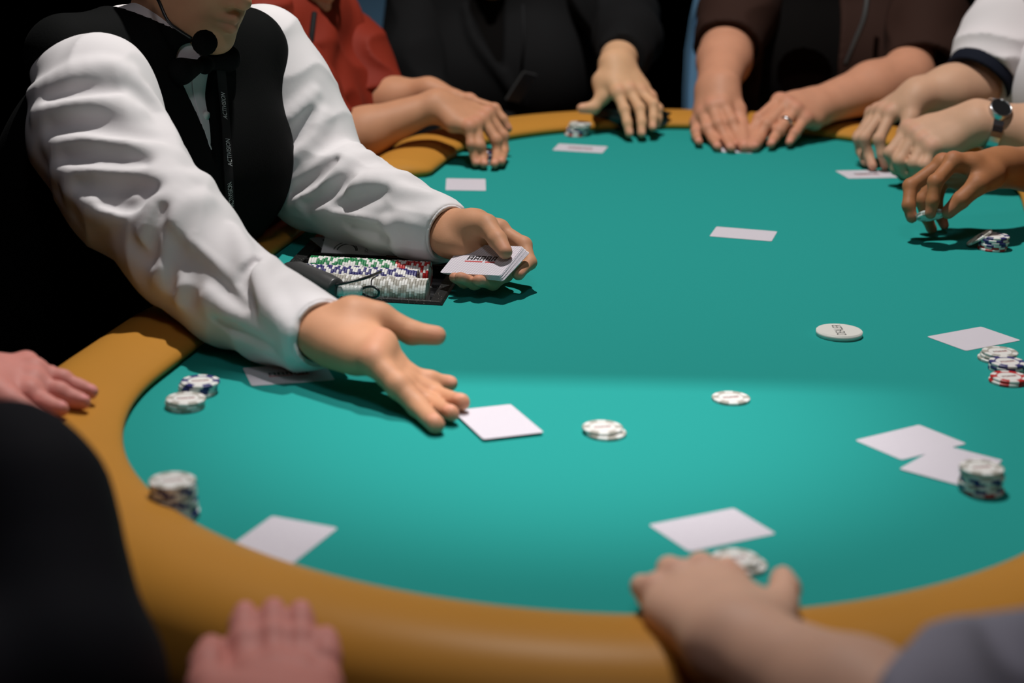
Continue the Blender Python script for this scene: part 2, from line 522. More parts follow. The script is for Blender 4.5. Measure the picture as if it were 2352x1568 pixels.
# chips in the tray: every chip on edge
rows = [('grey', 0, 0.023, 52), ('blue', 1, 0.043, 46)]
TRAYCHIPS = []
for kind, row, a0, n in rows:
    for i in range(n):
        TRAYCHIPS.append((kind, row, a0 + i * 0.0034))
for i in range(13): TRAYCHIPS.append(('red', 2, 0.034 + i * 0.0034))
for i in range(33): TRAYCHIPS.append(('green', 2, 0.0782 + i * 0.0034))
axis = Vector((TA[0], TA[1], 0))
q0 = (-axis).to_track_quat('Z', 'Y')
for ti, (kind, row, a) in enumerate(TRAYCHIPS):
    if a > TRAY_A - 0.024: continue
    p = tray_pt(a + CHIP_H, ROWS[row] + random.uniform(-0.0003, 0.0003), TZ + 0.0004 + random.uniform(-0.0002, 0.0004))
    q = q0 @ Matrix.Rotation(random.uniform(0, 6.28), 3, 'Z').to_quaternion()
    chip(kind, p, rot=q, label=('%s chip on edge at the open end of its dealer tray row' if ti == 0 or TRAYCHIPS[ti - 1][0] != kind else '%s poker chip on edge in a row of the dealer tray') % ADJ[kind], group='%s chips in the dealer tray' % kind, printed=False)

# dealer button
b0 = at_z(1928, 757, 0.007)
bm = bmesh.new()
rr = bmesh.ops.create_cone(bm, cap_ends=True, segments=64, radius1=0.027, radius2=0.027, depth=0.0068)
bmesh.ops.bevel(bm, geom=[e for e in bm.edges if abs(e.verts[0].co.z - e.verts[1].co.z) < 1e-6 and len(e.link_faces) == 2], offset=0.0008, segments=3, affect='EDGES')
for v in bm.verts: v.co.z += 0.0034
btn = bm_obj('dealer_button', bm, [M['button']]); btn.location = (b0[0], b0[1], 0); btn.rotation_euler = (0, 0, math.radians(91))
for p in btn.data.polygons: p.use_smooth = abs(p.normal.z) < 0.9
tag(btn, 'white round dealer button printed DEALER on the felt', 'dealer button')
tm = text_mesh('DEALER', 0.0122); tb = link('lettering', tm, [M['ink']], btn, False); tb.location = (0.0, 0.0, 0.00685); tb.scale = (0.98, 1.3, 1)

# ------------------------------------------------------------------ playing cards
CL, CW, CT = 0.0889, 0.0635, 0.0003


def card_mesh(name='playing_card', bend=0.0, nx=1):
    V, F, MI = [], [], []; R = 0.0032; pts = []
    for cx, cy, a0 in ((CL / 2 - R, CW / 2 - R, 0), (-CL / 2 + R, CW / 2 - R, 90), (-CL / 2 + R, -CW / 2 + R, 180), (CL / 2 - R, -CW / 2 + R, 270)):
        for k in range(6):
            a = math.radians(a0 + 18 * k); pts.append((cx + R * math.cos(a), cy + R * math.sin(a)))
    n = len(pts)
    for z in (CT, 0):
        for x, y in pts: V.append((x, y, z))
    F.append(tuple(range(n))); MI.append(0); F.append(tuple(range(2 * n - 1, n - 1, -1))); MI.append(1)
    for k in range(n): F.append((k, n + k, n + (k + 1) % n, (k + 1) % n)); MI.append(1)
    me = bpy.data.meshes.new(name); me.from_pydata(V, [], F); me.update(); me.materials.append(M['card_back']); me.materials.append(M['card'])
    me.polygons.foreach_set('material_index', MI); return me


CARD = card_mesh()


def logo_mesh():
    """the small black and red print in the middle of a card back"""
    bm = bmesh.new()
    def rect(x0, y0, x1, y1, mi, z):
        f = bm.faces.new([bm.verts.new((x, y, z)) for x, y in ((x0, y0), (x1, y0), (x1, y1), (x0, y1))]); f.material_index = mi
    for i, (x0, x1) in enumerate(((-0.021, -0.013), (-0.0115, -0.004), (-0.0025, 0.0045), (0.006, 0.013), (0.0145, 0.021))):
        rect(x0, -0.002, x0 + 0.0022, 0.0075, 0, 0.00002); rect(x1 - 0.0022, -0.002, x1, 0.0075, 0, 0.00002)
        rect(x0, 0.0053, x1, 0.0075, 0, 0.00003); rect(x0, 0.001, x1, 0.0028, 0, 0.00003)
    rect(-0.022, -0.0062, 0.004, -0.0036, 1, 0.00002); rect(0.008, -0.0062, 0.022, -0.0036, 1, 0.00002)
    me = bpy.data.meshes.new('back_print'); bm.to_mesh(me); bm.free(); me.materials.append(M['ink']); me.materials.append(M['ink_red']); return me


LOGO = logo_mesh()


def card(matrix, label, group=None, logo=False):
    o = bpy.data.objects.new('playing_card', CARD); COL.objects.link(o); o.matrix_world = matrix
    tag(o, label, 'playing card', group)
    if logo:
        p = bpy.data.objects.new('back_print', LOGO); COL.objects.link(p); p.parent = o; p.location = (0, 0, CT + 0.00003)
    return o


def flat(x, y, ang, z=0.0002):
    return Matrix.Translation((x, y, z)) @ Matrix.Rotation(ang, 4, 'Z')


card(flat(0.32979, 2.52885, -0.2604), 'face-down card alone on the far middle of the felt')
card(flat(-0.07918, 2.82561, 0.0282 + math.pi / 2), 'face-down card lying square behind the dealer cuff, near the rail corner')
card(flat(0.54133, 2.02753, 0.5577), 'face-down card beside the right edge chips, behind them')
card(flat(0.39357, 1.66743, 0.5952, 0.0002), 'face-down card half under another card, left of the tall right stack')
k4 = [at_z(*p, 0.0006) for p in ((2067, 1077), (2205, 1113), (2303, 1054), (2165, 1028))]; k1 = sum(k4) / 4
card(flat(k1[0], k1[1], math.atan2(k4[2][1] - k4[1][1], k4[2][0] - k4[1][0]), 0.0007), 'face-down card overlapping its neighbour, right under the tall stack')
card(flat(0.17543, 1.43664, 0.4955), 'face-down card just beyond the near hand with pinched chips')
card(flat(0.58900, 2.97780, 0.1935), 'card with red and black print beside the hand wearing a watch', logo=True)
i1 = at_z(1333, 341, 0)
card(flat(i1[0], i1[1], -0.20), 'card with printed back under the far end chip stack', logo=True)
g1 = [at_z(*p) for p in ((605, 1190), (760, 1217), (655, 1299), (522, 1249))]
gc = sum(g1) / 4
card(flat(gc[0] + 0.003, gc[1] - 0.004, math.atan2(g1[1][1] - g1[2][1], g1[1][0] - g1[2][0])), 'face-down card tucked against the near left rail')
h1 = [at_z(*p) for p in ((593, 838), (720, 828), (736, 882), (600, 890))]; hc = sum(h1) / 4
card(flat(hc[0], hc[1], math.atan2(h1[1][1] - h1[0][1], h1[1][0] - h1[0][0]) * 0.9), 'card with printed back in the shadow of the dealer sleeve', logo=True)
a1 = [at_z(*p, 0.006) for p in ((1015, 952), (1173, 920), (1254, 988), (1078, 1013))]
aang = math.atan2(a1[1][1] - a1[2][1], a1[1][0] - a1[2][0])
ac = (a1[1] + a1[2]) / 2; nrm = np.array([math.sin(aang), -math.cos(aang)])
if nrm @ (a1[0] - ac)[:2] < 0: nrm = -nrm
ac2 = ac[:2] + nrm * (CW / 2 + 0.001)
card(Matrix.Translation((ac2[0], ac2[1], 0.003)) @ Matrix.Rotation(aang, 4, 'Z'), 'face-down card being dealt under the fingertips of the dealer')
DEALT = (ac2, aang)

# ------------------------------------------------------------------ implicit-surface modelling of bodies and clothes
def smin(a, b, k):
    if k <= 0: return np.minimum(a, b)
    h = np.maximum(k - np.abs(a - b), 0) / k
    return np.minimum(a, b) - h * h * k * 0.25


class RC:            # round cone from a to b
    def __init__(s, a, b, ra, rb):
        s.a = np.asarray(a, float); s.b = np.asarray(b, float); s.ra = ra; s.rb = rb
        s.rm = max(ra, rb)

    def far(s, P):   # lower bound of the distance
        ba = s.b - s.a; l2 = ba @ ba + 1e-12; t = np.clip((P - s.a) @ ba / l2, 0, 1)
        return np.linalg.norm(P - s.a - t[:, None] * ba, axis=1) - s.rm

    def d(s, P):
        ba = s.b - s.a; l2 = ba @ ba; rr = s.ra - s.rb; a2 = l2 - rr * rr
        if a2 <= 1e-10:
            c, r = (s.a, s.ra) if s.ra > s.rb else (s.b, s.rb)
            return np.linalg.norm(P - c, axis=1) - r
        il2 = 1 / l2; pa = P - s.a; y = pa @ ba; z = y - l2
        x2 = np.sum((pa * l2 - np.outer(y, ba)) ** 2, axis=1); y2 = y * y * l2; z2 = z * z * l2
        k = np.sign(rr) * rr * rr * x2
        out = (np.sqrt(x2 * a2 * il2) + y * rr) * il2 - s.ra
        c1 = np.sign(z) * a2 * z2 > k; out = np.where(c1, np.sqrt(x2 + z2) * il2 - s.rb, out)
        c2 = ~c1 & (np.sign(y) * a2 * y2 < k); return np.where(c2, np.sqrt(x2 + y2) * il2 - s.ra, out)


class EL:            # ellipsoid; R rows are its axes
    def __init__(s, c, r, R=np.eye(3)):
        s.c = np.asarray(c, float); s.r = np.asarray(r, float); s.R = np.asarray(R, float)

    def far(s, P):
        return np.linalg.norm(P - s.c, axis=1) - s.r.max()

    def d(s, P):
        q = (P - s.c) @ s.R.T; k0 = np.linalg.norm(q / s.r, axis=1); k1 = np.linalg.norm(q / s.r ** 2, axis=1) + 1e-9
        return np.where(k0 < 1e-6, -s.r.min(), k0 * (k0 - 1) / k1)


class Node:
    def __init__(s, prims, k=0.0, K=0.0, op='u', cut=(), sub=(), amp=None):
        s.p = list(prims); s.k = k; s.K = K; s.op = op; s.cut = [(np.asarray(c, float), np.asarray(n, float) / np.linalg.norm(n)) for c, n in cut]; s.sub = list(sub); s.amp = amp

    def d(s, P, idx=None):
        out = None
        for i in (range(len(s.p)) if idx is None else idx):
            v = s.p[i].d(P); out = v if out is None else smin(out, v, s.k)
        if out is None: return None
        if s.amp is not None: out = out - s.amp(P)
        for c, n in s.cut: out = -smin(-out, -((P - c) @ n), 0.002)
        for q in s.sub: out = -smin(-out, q.d(P), 0.0015)
        return out


def sdf(nodes, P, act=None):
    out = np.full(len(P), 1.0)
    for j, nd in enumerate(nodes):
        v = nd.d(P, None if act is None else act[j])
        if v is None: continue
        out = smin(out, v, nd.K) if nd.op == 'u' else -smin(-out, v, nd.K)
    return out


def surface(nodes, h, n=14, lo=None, hi=None):
    """surface nets over sparse blocks: verts, quads"""
    nodes = [nd for nd in nodes if nd.p]
    pr = [q for nd in nodes if nd.op == 'u' for q in nd.p]
    bl, bh = [], []
    for q in pr:
        if isinstance(q, RC):
            bl.append(np.minimum(q.a, q.b) - q.rm); bh.append(np.maximum(q.a, q.b) + q.rm)
        else:
            bl.append(q.c - q.r.max()); bh.append(q.c + q.r.max())
    L = np.min(bl, 0) - 0.012 if lo is None else np.asarray(lo, float); Hh = np.max(bh, 0) + 0.012 if hi is None else np.asarray(hi, float)
    B = n * h; nbk = np.ceil((Hh - L) / B).astype(int)
    ii = np.stack(np.meshgrid(*[np.arange(k) for k in nbk], indexing='ij'), -1).reshape(-1, 3)
    ctr = L + (ii + 0.5) * B; hd = B * 0.5 * math.sqrt(3) + h
    near = np.min([q.far(ctr) for q in pr], 0) < hd + 0.032
    ii, ctr = ii[near], ctr[near]
    dc = sdf(nodes, ctr); keep_ = np.abs(dc) < hd * 1.6 + 0.022; ii, ctr = ii[keep_], ctr[keep_]
    fars = [np.stack([q.far(ctr) for q in nd.p], 1) < hd + 0.012 + max(nd.k, nd.K) * 1.2 for nd in nodes]
    g = np.stack(np.meshgrid(*[np.arange(n + 1)] * 3, indexing='ij'), -1).reshape(-1, 3)
    S = nbk * n + 2; st0, st1 = int(S[1] * S[2]), int(S[2])
    corner = np.array([[a, b, c] for a in (0, 1) for b in (0, 1) for c in (0, 1)])
    edges12 = [(a, b) for a in range(8) for b in range(a + 1, 8) if np.abs(corner[a] - corner[b]).sum() == 1]
    cid_all, cpos_all, q_all = [], [], []
    for bi in range(len(ii)):
        base = ii[bi] * n; P = L + (base + g) * h
        f = sdf(nodes, P, [np.nonzero(m_[bi])[0] for m_ in fars]).reshape(n + 1, n + 1, n + 1)
        sg = f < 0
        if sg.all() or not sg.any(): continue
        c8 = np.stack([f[a:a + n, b:b + n, c:c + n] for a, b, c in corner], -1); s8 = c8 < 0
        m = s8.any(-1) & ~s8.all(-1); ci = np.argwhere(m)
        if len(ci):
            v8 = c8[m]; acc = np.zeros((len(ci), 3)); cnt = np.zeros(len(ci))
            for a, b in edges12:
                x = (v8[:, a] < 0) != (v8[:, b] < 0)
                t = np.where(x, v8[:, a] / (v8[:, a] - v8[:, b] + 1e-12), 0)
                acc += np.where(x[:, None], corner[a] + t[:, None] * (corner[b] - corner[a]), 0); cnt += x
            G = base + ci; cid_all.append(G[:, 0] * st0 + G[:, 1] * st1 + G[:, 2]); cpos_all.append(L + (G + acc / cnt[:, None]) * h)
        for ax in range(3):
            sl0 = [slice(0, n)] * 3; sl1 = [slice(0, n)] * 3; sl1[ax] = slice(1, n + 1)
            a_, b_ = sg[tuple(sl0)], sg[tuple(sl1)]; e = np.argwhere(a_ != b_)
            if not len(e): continue
            fl = a_[a_ != b_]; G = base + e; u = np.zeros(3, int); u[(ax + 1) % 3] = 1; v = np.zeros(3, int); v[(ax + 2) % 3] = 1
            idf = lambda Q: Q[:, 0] * st0 + Q[:, 1] * st1 + Q[:, 2]
            q4 = np.stack([idf(G - u - v), idf(G - v), idf(G), idf(G - u)], 1)
            q4[~fl] = q4[~fl][:, ::-1]; q_all.append(q4)
    cid = np.concatenate(cid_all); cpos = np.concatenate(cpos_all); o = np.argsort(cid); cid, cpos = cid[o], cpos[o]
    Q = np.concatenate(q_all); k = np.searchsorted(cid, Q); k = np.minimum(k, len(cid) - 1); ok = (cid[k] == Q).all(1)
    return cpos, k[ok]


def flesh(name, nodes, h, m, parent=None, tints=(), nails=()):
    V, F = surface(nodes, h)
    o = mesh_np(name, V, F, [m], parent)
    if tints or nails:
        t = np.zeros(len(V)); nl = np.zeros(len(V))
        for c, r_ in tints: t = np.maximum(t, np.clip(1 - np.linalg.norm(V - c, axis=1) / r_, 0, 1))
        for e in nails: nl = np.maximum(nl, np.clip(-e.d(V) / 0.0006 + 0.5, 0, 1))
        for nm, arr in (('tint', t), ('nail', nl)):
            at = o.data.attributes.new(nm, 'FLOAT', 'POINT'); at.data.foreach_set('value', arr.astype(np.float32))
    return o


def skin(name, colr, red=(0.62, 0.22, 0.17), rough=0.56):
    m = mat(name, colr, rough, 0.10, 420, 0.25, sss=0.10)
    nt = m.node_tree; b = nt.nodes['Principled BSDF']; c = tuple(colr) + (1,)
    a1 = nt.nodes.new('ShaderNodeAttribute'); a1.attribute_name = 'tint'; a2 = nt.nodes.new('ShaderNodeAttribute'); a2.attribute_name = 'nail'
    n = nt.nodes.new('ShaderNodeTexNoise'); n.inputs['Scale'].default_value = 45; n.inputs['Detail'].default_value = 3
    tc = nt.nodes.new('ShaderNodeTexCoord'); nt.links.new(tc.outputs['Object'], n.inputs['Vector'])
    mx0 = nt.nodes.new('ShaderNodeMix'); mx0.data_type = 'RGBA'; mx0.inputs[6].default_value = tuple(x * 0.90 for x in colr) + (1,); mx0.inputs[7].default_value = tuple(min(1, x * 1.08) for x in colr) + (1,)
    nt.links.new(n.outputs['Fac'], mx0.inputs[0])
    mx = nt.nodes.new('ShaderNodeMix'); mx.data_type = 'RGBA'; mx.inputs[7].default_value = tuple(0.45 * colr[i] + 0.55 * red[i] for i in range(3)) + (1,)
    ml = nt.nodes.new('ShaderNodeMath'); ml.operation = 'MULTIPLY'; ml.inputs[1].default_value = 0.75
    nt.links.new(a1.outputs['Fac'], ml.inputs[0]); nt.links.new(ml.outputs[0], mx.inputs[0]); nt.links.new(mx0.outputs[2], mx.inputs[6])
    mx2 = nt.nodes.new('ShaderNodeMix'); mx2.data_type = 'RGBA'; mx2.inputs[7].default_value = (min(1, colr[0] * 1.1 + 0.05), colr[1] * 1.02 + 0.03, colr[2] * 1.1 + 0.04, 1)
    nt.links.new(a2.outputs['Fac'], mx2.inputs[0]); nt.links.new(mx.outputs[2], mx2.inputs[6]); nt.links.new(mx2.outputs[2], b.inputs['Base Color'])
    return m


PH = [(0.043, 0.025, 0.020), (0.047, 0.029, 0.021), (0.043, 0.027, 0.021), (0.034, 0.021, 0.018)]
MC = [0.088, 0.086, 0.079, 0.074]
FR = [(0.0100, 0.0090, 0.0078, 0.0066), (0.0102, 0.0092, 0.0080, 0.0067), (0.0098, 0.0087, 0.0075, 0.0063), (0.0088, 0.0076, 0.0066, 0.0056)]
DEBUG = False


def jt(prev, spec, L):
    px, py, s = spec
    if isinstance(s, tuple):
        return at_z(px, py, s[1]) if s[0] == 'z' else at_y(px, py, s[1])
    if s == 'n': return at_len(prev, px, py, L, -1)
    if s == 'f': return at_len(prev, px, py, L, 1)
    a, b = at_len(prev, px, py, L, -1), at_len(prev, px, py, L, 1)   # number: blend between near (-1) and far (+1)
    return a + (b - a) * (s + 1) / 2


def hand(name, side, wrist, mcp, fing, thumb, sc=1.0, elbow=None, fat=1.0, wr_r=0.021, armf=1.0, fr=(1, 1, 1, 1)):
    """nodes, tints, nails of one hand; wrist is a 3-D point; joints are (px, py, depth rule)"""
    wrist = np.asarray(wrist, float); nodes, tints, nails = [], [], []
    Mp = [jt(wrist, mcp[i], MC[i] * sc) for i in range(4)]
    lat = Mp[0] - Mp[3]; lat /= np.linalg.norm(lat)
    fwd = sum(Mp) / 4 - wrist; fwd /= np.linalg.norm(fwd)
    dors = np.cross(lat, fwd) * (1 if side == 'L' else -1); dors /= np.linalg.norm(dors)
    lat2 = np.cross(fwd, dors) * (1 if side == 'L' else -1); lat2 /= np.linalg.norm(lat2)
    if lat2 @ lat < 0: lat2 = -lat2
    f = fat * sc
    pr = []
    for i in range(4):
        w0 = wrist + lat2 * (0.013 - 0.0085 * i) * sc
        pr.append(RC(w0, Mp[i] - dors * 0.002 * sc, wr_r * 0.85 * f, (0.0128, 0.0130, 0.0124, 0.0115)[i] * f))
    pr.append(RC(wrist + lat2 * -0.012 * sc + fwd * 0.02 - dors * 0.008 * sc, Mp[3] - fwd * 0.03 * sc - dors * 0.006 * sc, 0.015 * f, 0.013 * f))
    pj = [wrist]
    Ls = (0.030, 0.044, 0.033, 0.024)
    for q, L in zip(thumb, Ls): pj.append(jt(pj[-1], q, L * sc))
    pr.append(RC(pj[1], pj[2], 0.0165 * f, 0.0125 * f)); pr.append(RC(wrist + fwd * 0.02 * sc + lat2 * 0.008, pj[1], 0.017 * f, 0.0165 * f))
    pr.append(RC(pj[1] + (pj[2] - pj[1]) * 0.55, Mp[0] - fwd * 0.03 * sc - dors * 0.004, 0.009 * f, 0.010 * f))
    nodes.append(Node(pr, k=0.014 * sc, K=0.018))
    tn = [RC(pj[2], pj[3], 0.0122 * f, 0.0108 * f), RC(pj[3], pj[4], 0.0108 * f, 0.0086 * f)]
    nodes.append(Node(tn, k=0.004, K=0.007 * sc)); tints += [(pj[4], 0.016 * sc), (pj[3], 0.012 * sc)]
    td = pj[4] - pj[3]; td /= np.linalg.norm(td)
    if DEBUG: print(name, 'wrist', wrist.round(3), 'dors', dors.round(2)); print('  thumb', [p.round(3).tolist() for p in pj[1:]])

    def nail(tip, d, up, r_):
        up = up - d * (up @ d); up /= np.linalg.norm(up); sd = np.cross(d, up)
        c = tip - d * 0.0022 * sc + up * r_ * 0.84
        nails.append(EL(c, (0.0068 * sc, 0.0052 * sc, 0.0024 * sc), np.stack([d, sd, up])))
        return EL(c - up * 0.0013, (0.0056 * sc, 0.0046 * sc, 0.0019 * sc), np.stack([d, sd, up]))
    th_up = np.cross(pj[2] - pj[1], pj[4] - pj[2]); th_up = lat2 if np.linalg.norm(th_up) < 1e-6 else dors * 0.6 + lat2 * 0.5
    nodes[-1].p.append(nail(pj[4], td, th_up, 0.0082 * f))
    for i in range(4):
        J = [Mp[i]]
        for q, L in zip(fing[i], PH[i]): J.append(jt(J[-1], q, L * sc))
        R_ = [x * f * fr[i] for x in FR[i]]
        fp = [RC(J[0], J[1], R_[0], R_[1]), RC(J[1], J[2], R_[1] * 0.98, R_[2]), RC(J[2], J[3], R_[2] * 0.98, R_[3])]
        d = J[3] - J[2]; d /= np.linalg.norm(d); up = np.cross(lat2, d) * (1 if side == 'L' else -1)
        fp.append(nail(J[3], d, up, R_[3]))
        # knuckle pads
        fp.append(EL(J[1] + np.cross(lat2, J[2] - J[0]) / np.linalg.norm(J[2] - J[0]) * (1 if side == 'L' else -1) * R_[1] * 0.12, (R_[1] * 0.93,) * 3))
        nodes.append(Node(fp, k=0.005 * sc, K=0.0045 * sc))
        nodes.append(Node([EL(J[0] + dors * 0.003 * sc, (0.0105 * f, 0.0105 * f, 0.0105 * f))], K=0.008 * sc))
        tints += [(J[3], 0.014 * sc), (J[1], 0.011 * sc), (J[0] + dors * 0.008, 0.013 * sc)]
        if DEBUG: print('  f%d' % i, [p.round(3).tolist() for p in J])
    if elbow is not None:
        nodes.append(arm_node(wrist, elbow, f * armf, lat2, wr_r))
    return dict(nodes=nodes, tints=tints, nails=nails, wrist=wrist, fwd=fwd, dors=dors, lat=lat2, mcp=Mp, thumb=pj)


def arm_node(wrist, elbow, f=1.0, lat=None, wr_r=0.021):
    e = np.asarray(elbow, float); ax = e - wrist
    lat = np.array([0, 0, 1.0]) if lat is None else lat
    m1 = wrist + ax * 0.62
    pr = []
    for sgn in (-1, 1):
        pr.append(RC(wrist + lat * 0.0085 * sgn * f, m1 + lat * 0.006 * sgn, wr_r * 0.92 * f, 0.036 * f)); pr.append(RC(m1 + lat * 0.006 * sgn, e, 0.036 * f, 0.040 * f))
    return Node(pr, k=0.02, K=0.016)


def head_nodes(c, F, s=1.0):
    """head around centre c looking along F"""
    F = np.asarray(F, float); F /= np.linalg.norm(F); Lx = np.cross([0, 0, 1.0], F); Lx /= np.linalg.norm(Lx); Uz = np.cross(F, Lx)
    Rm = np.stack([F, Lx, Uz]); c = np.asarray(c, float)
    p = lambda f, l, u: c + (F * f + Lx * l + Uz * u) * s
    e = lambda f, l, u, r: EL(p(f, l, u), np.array(r) * s, Rm)
    n = [Node([e(-0.012, 0, 0.045, (0.098, 0.076, 0.092)), e(0.035, 0, -0.02, (0.062, 0.060, 0.085))], k=0.03),
         Node([RC(p(0.0, 0.052, -0.055), p(0.072, 0.012, -0.098), 0.020 * s, 0.017 * s), RC(p(0.0, -0.052, -0.055), p(0.072, -0.012, -0.098), 0.020 * s, 0.017 * s), e(0.078, 0, -0.100, (0.018, 0.022, 0.017)), e(0.058, 0, -0.062, (0.034, 0.040, 0.034))], k=0.02, K=0.022),
         Node([RC(p(0.092, 0, 0.022), p(0.114, 0, -0.020), 0.009 * s, 0.012 * s), e(0.100, 0.012, -0.025, (0.010, 0.008, 0.008)), e(0.100, -0.012, -0.025, (0.010, 0.008, 0.008))], k=0.008, K=0.012),
         Node([RC(p(0.082, 0.030, 0.034), p(0.090, 0.008, 0.030), 0.009 * s, 0.009 * s), RC(p(0.082, -0.030, 0.034), p(0.090, -0.008, 0.030), 0.009 * s, 0.009 * s)], k=0.01, K=0.015),
         Node([e(0.083, 0.032, 0.012, (0.014, 0.014, 0.010)), e(0.083, -0.032, 0.012, (0.014, 0.014, 0.010))], K=0.004, op='s'),
         Node([e(0.079, 0.032, 0.012, (0.012, 0.012, 0.012)), e(0.079, -0.032, 0.012, (0.012, 0.012, 0.012))], K=0.003),
         Node([RC(p(0.092, 0.021, -0.0535), p(0.105, 0, -0.0505), 0.005 * s, 0.0080 * s), RC(p(0.092, -0.021, -0.0535), p(0.105, 0, -0.0505), 0.005 * s, 0.0080 * s), RC(p(0.091, 0.017, -0.064), p(0.102, 0, -0.0665), 0.005 * s, 0.0090 * s), RC(p(0.091, -0.017, -0.064), p(0.102, 0, -0.0665), 0.005 * s, 0.0090 * s)], k=0.003, K=0.005),
         Node([RC(p(0.099, 0.026, -0.0585), p(0.114, 0, -0.058), 0.0022, 0.0026), RC(p(0.099, -0.026, -0.0585), p(0.114, 0, -0.058), 0.0022, 0.0026)], K=0.003, op='s'),
         Node([e(-0.005, 0.079, 0.0, (0.018, 0.008, 0.032)), e(-0.005, -0.079, 0.0, (0.018, 0.008, 0.032))], K=0.006),
         ]
    lips = [(p(0.110, 0, -0.059), 0.019 * s), (p(0.104, 0.012, -0.058), 0.014 * s), (p(0.104, -0.012, -0.058), 0.014 * s)]
    hair = [Node([e(-0.018, 0, 0.055, (0.104, 0.082, 0.096))], K=0), Node([e(0.085, 0, -0.02, (0.07, 0.09, 0.10)), e(0.02, 0, -0.09, (0.11, 0.10, 0.07))], K=0.01, op='s')]
    return n, hair, lips, p


def person(name, label, h, sk, nodes, hands=(), tints=(), loc=None):
    t = list(tints); nl = []
    nd = list(nodes)
    for H in hands: nd += H['nodes']; t += H['tints']; nl += H['nails']
    V, F = surface(nd, h)
    o = mesh_np(name, V, F, [sk])
    tt = np.zeros(len(V)); nn = np.zeros(len(V))
    for c, r_ in t: tt = np.maximum(tt, np.clip(1.15 - np.linalg.norm(V - c, axis=1) / r_, 0, 1))
    for e in nl: nn = np.maximum(nn, np.clip(-e.d(V) / 0.0005 + 0.4, 0, 1))
    for nm, arr in (('tint', tt), ('nail', nn)):
        at = o.data.attributes.new(nm, 'FLOAT', 'POINT'); at.data.foreach_set('value', arr.astype(np.float32))
    tag(o, label, 'person')
    return o


def garment(name, nodes, h, m, parent, label=None):
    V, F = surface(nodes, h); o = mesh_np(name, V, F, [m], parent)
    if label: o['label'] = label
    return o


def trace(nodes, px, py, t0=0.8, t1=5.0):
    """first point of an implicit surface along a pixel's ray"""
    d = ray(px, py); t = t0
    for _ in range(160):
        v = float(sdf(nodes, (_o + d * t)[None])[0])
        if v < 0.0004: return _o + d * t
        t += max(v * 0.8, 0.0005)
        if t > t1: return None
    return _o + d * t


def fold(base, px_pts, r, k=None, out=0.0, ends=0.35):
    """a cloth fold: a tapered ridge (or, as a subtraction, a crease) laid on an implicit surface along a traced line"""
    pts = []
    for x, y in spline([(a, b) for a, b in px_pts], 3):
        q = trace(base, x, y)
        if q is not None:
            pts.append(q + ray(x, y) * (-out))
    n = len(pts); pr = []
    for i in range(n - 1):
        f = lambda j: r * (ends + (1 - ends) * math.sin(math.pi * j / max(1, n - 1)) ** 0.7)
        pr.append(RC(pts[i], pts[i + 1], f(i), f(i + 1)))
    return pr


def wrinkle(amp, scale, seed=0, stretch=(1, 1, 1)):
    rg = np.random.RandomState(seed); K = [(rg.randn(3) * np.array(stretch), rg.rand() * 6.28) for _ in range(7)]

    def f(P):
        o_ = np.zeros(len(P))
        for k, ph in K: o_ += np.sin(P @ k * scale + ph)
        o_ = o_ / 3.0
        return amp * (1 - np.abs(np.clip(o_, -1, 1))) ** 2
    return f

# ------------------------------------------------------------------ people: skins and cloths
SK = {'dealer': skin('skin_dealer', (0.60, 0.30, 0.17)), 'tan': skin('skin_tan', (0.56, 0.27, 0.15)), 'pale': skin('skin_pale', (0.68, 0.39, 0.22)),
      'pink': skin('skin_pink', (0.60, 0.28, 0.17)), 'brown': skin('skin_brown', (0.38, 0.155, 0.065)), 'fair': skin('skin_fair', (0.58, 0.34, 0.22)), 'rosy': skin('skin_rosy', (0.66, 0.26, 0.22)), 'near': skin('skin_near', (0.80, 0.47, 0.33))}
M['shirt'] = mat('shirt_white', (0.78, 0.75, 0.76), 0.75, 0.08, 700, 0.2, sheen=0.1)
M['shirt_shade'] = M['shirt']
M['vest'] = mat('vest_black', (0.0028, 0.0032, 0.0032), 0.85, 0.3, 350, 0.10)
M['rust'] = mat('shirt_rust_red', (0.21, 0.020, 0.008), 0.7, 0.12, 300, 0.2)
M['suit'] = mat('suit_black', (0.004, 0.004, 0.0045), 0.85, 0.2, 400, 0.2)
M['brown_cloth'] = mat('shirt_brown', (0.030, 0.013, 0.009), 0.85, 0.15, 350, 0.15)
M['dark_tee'] = mat('undershirt_black', (0.003, 0.0024, 0.0022), 0.95, 0.1, 350, 0.1)
M['tee'] = mat('tee_white', (0.66, 0.62, 0.63), 0.85, 0.12, 500, 0.1)
M['navy'] = mat('trim_navy', (0.008, 0.010, 0.018), 0.85, 0.1, 400, 0.1)
M['lavender'] = mat('sleeve_lavender', (0.52, 0.50, 0.60), 0.8, 0.12, 400, 0.15)
M['blackfab'] = mat('jacket_black', (0.005, 0.005, 0.008), 0.85, 0.15, 300, 0.15)
M['hair_dark'] = mat('hair_dark', (0.015, 0.010, 0.008), 0.6, 0.6, 500)
M['hair_brown'] = mat('hair_brown', (0.05, 0.028, 0.015), 0.6, 0.6, 500)
M['lanyard'] = mat('lanyard_black', (0.008, 0.008, 0.009), 0.7, 0.1, 400, 0.2)
M['letter'] = mat('lettering_grey', (0.6, 0.62, 0.62), 0.7)


def Q(px, py, y): return at_y(px, py, y)


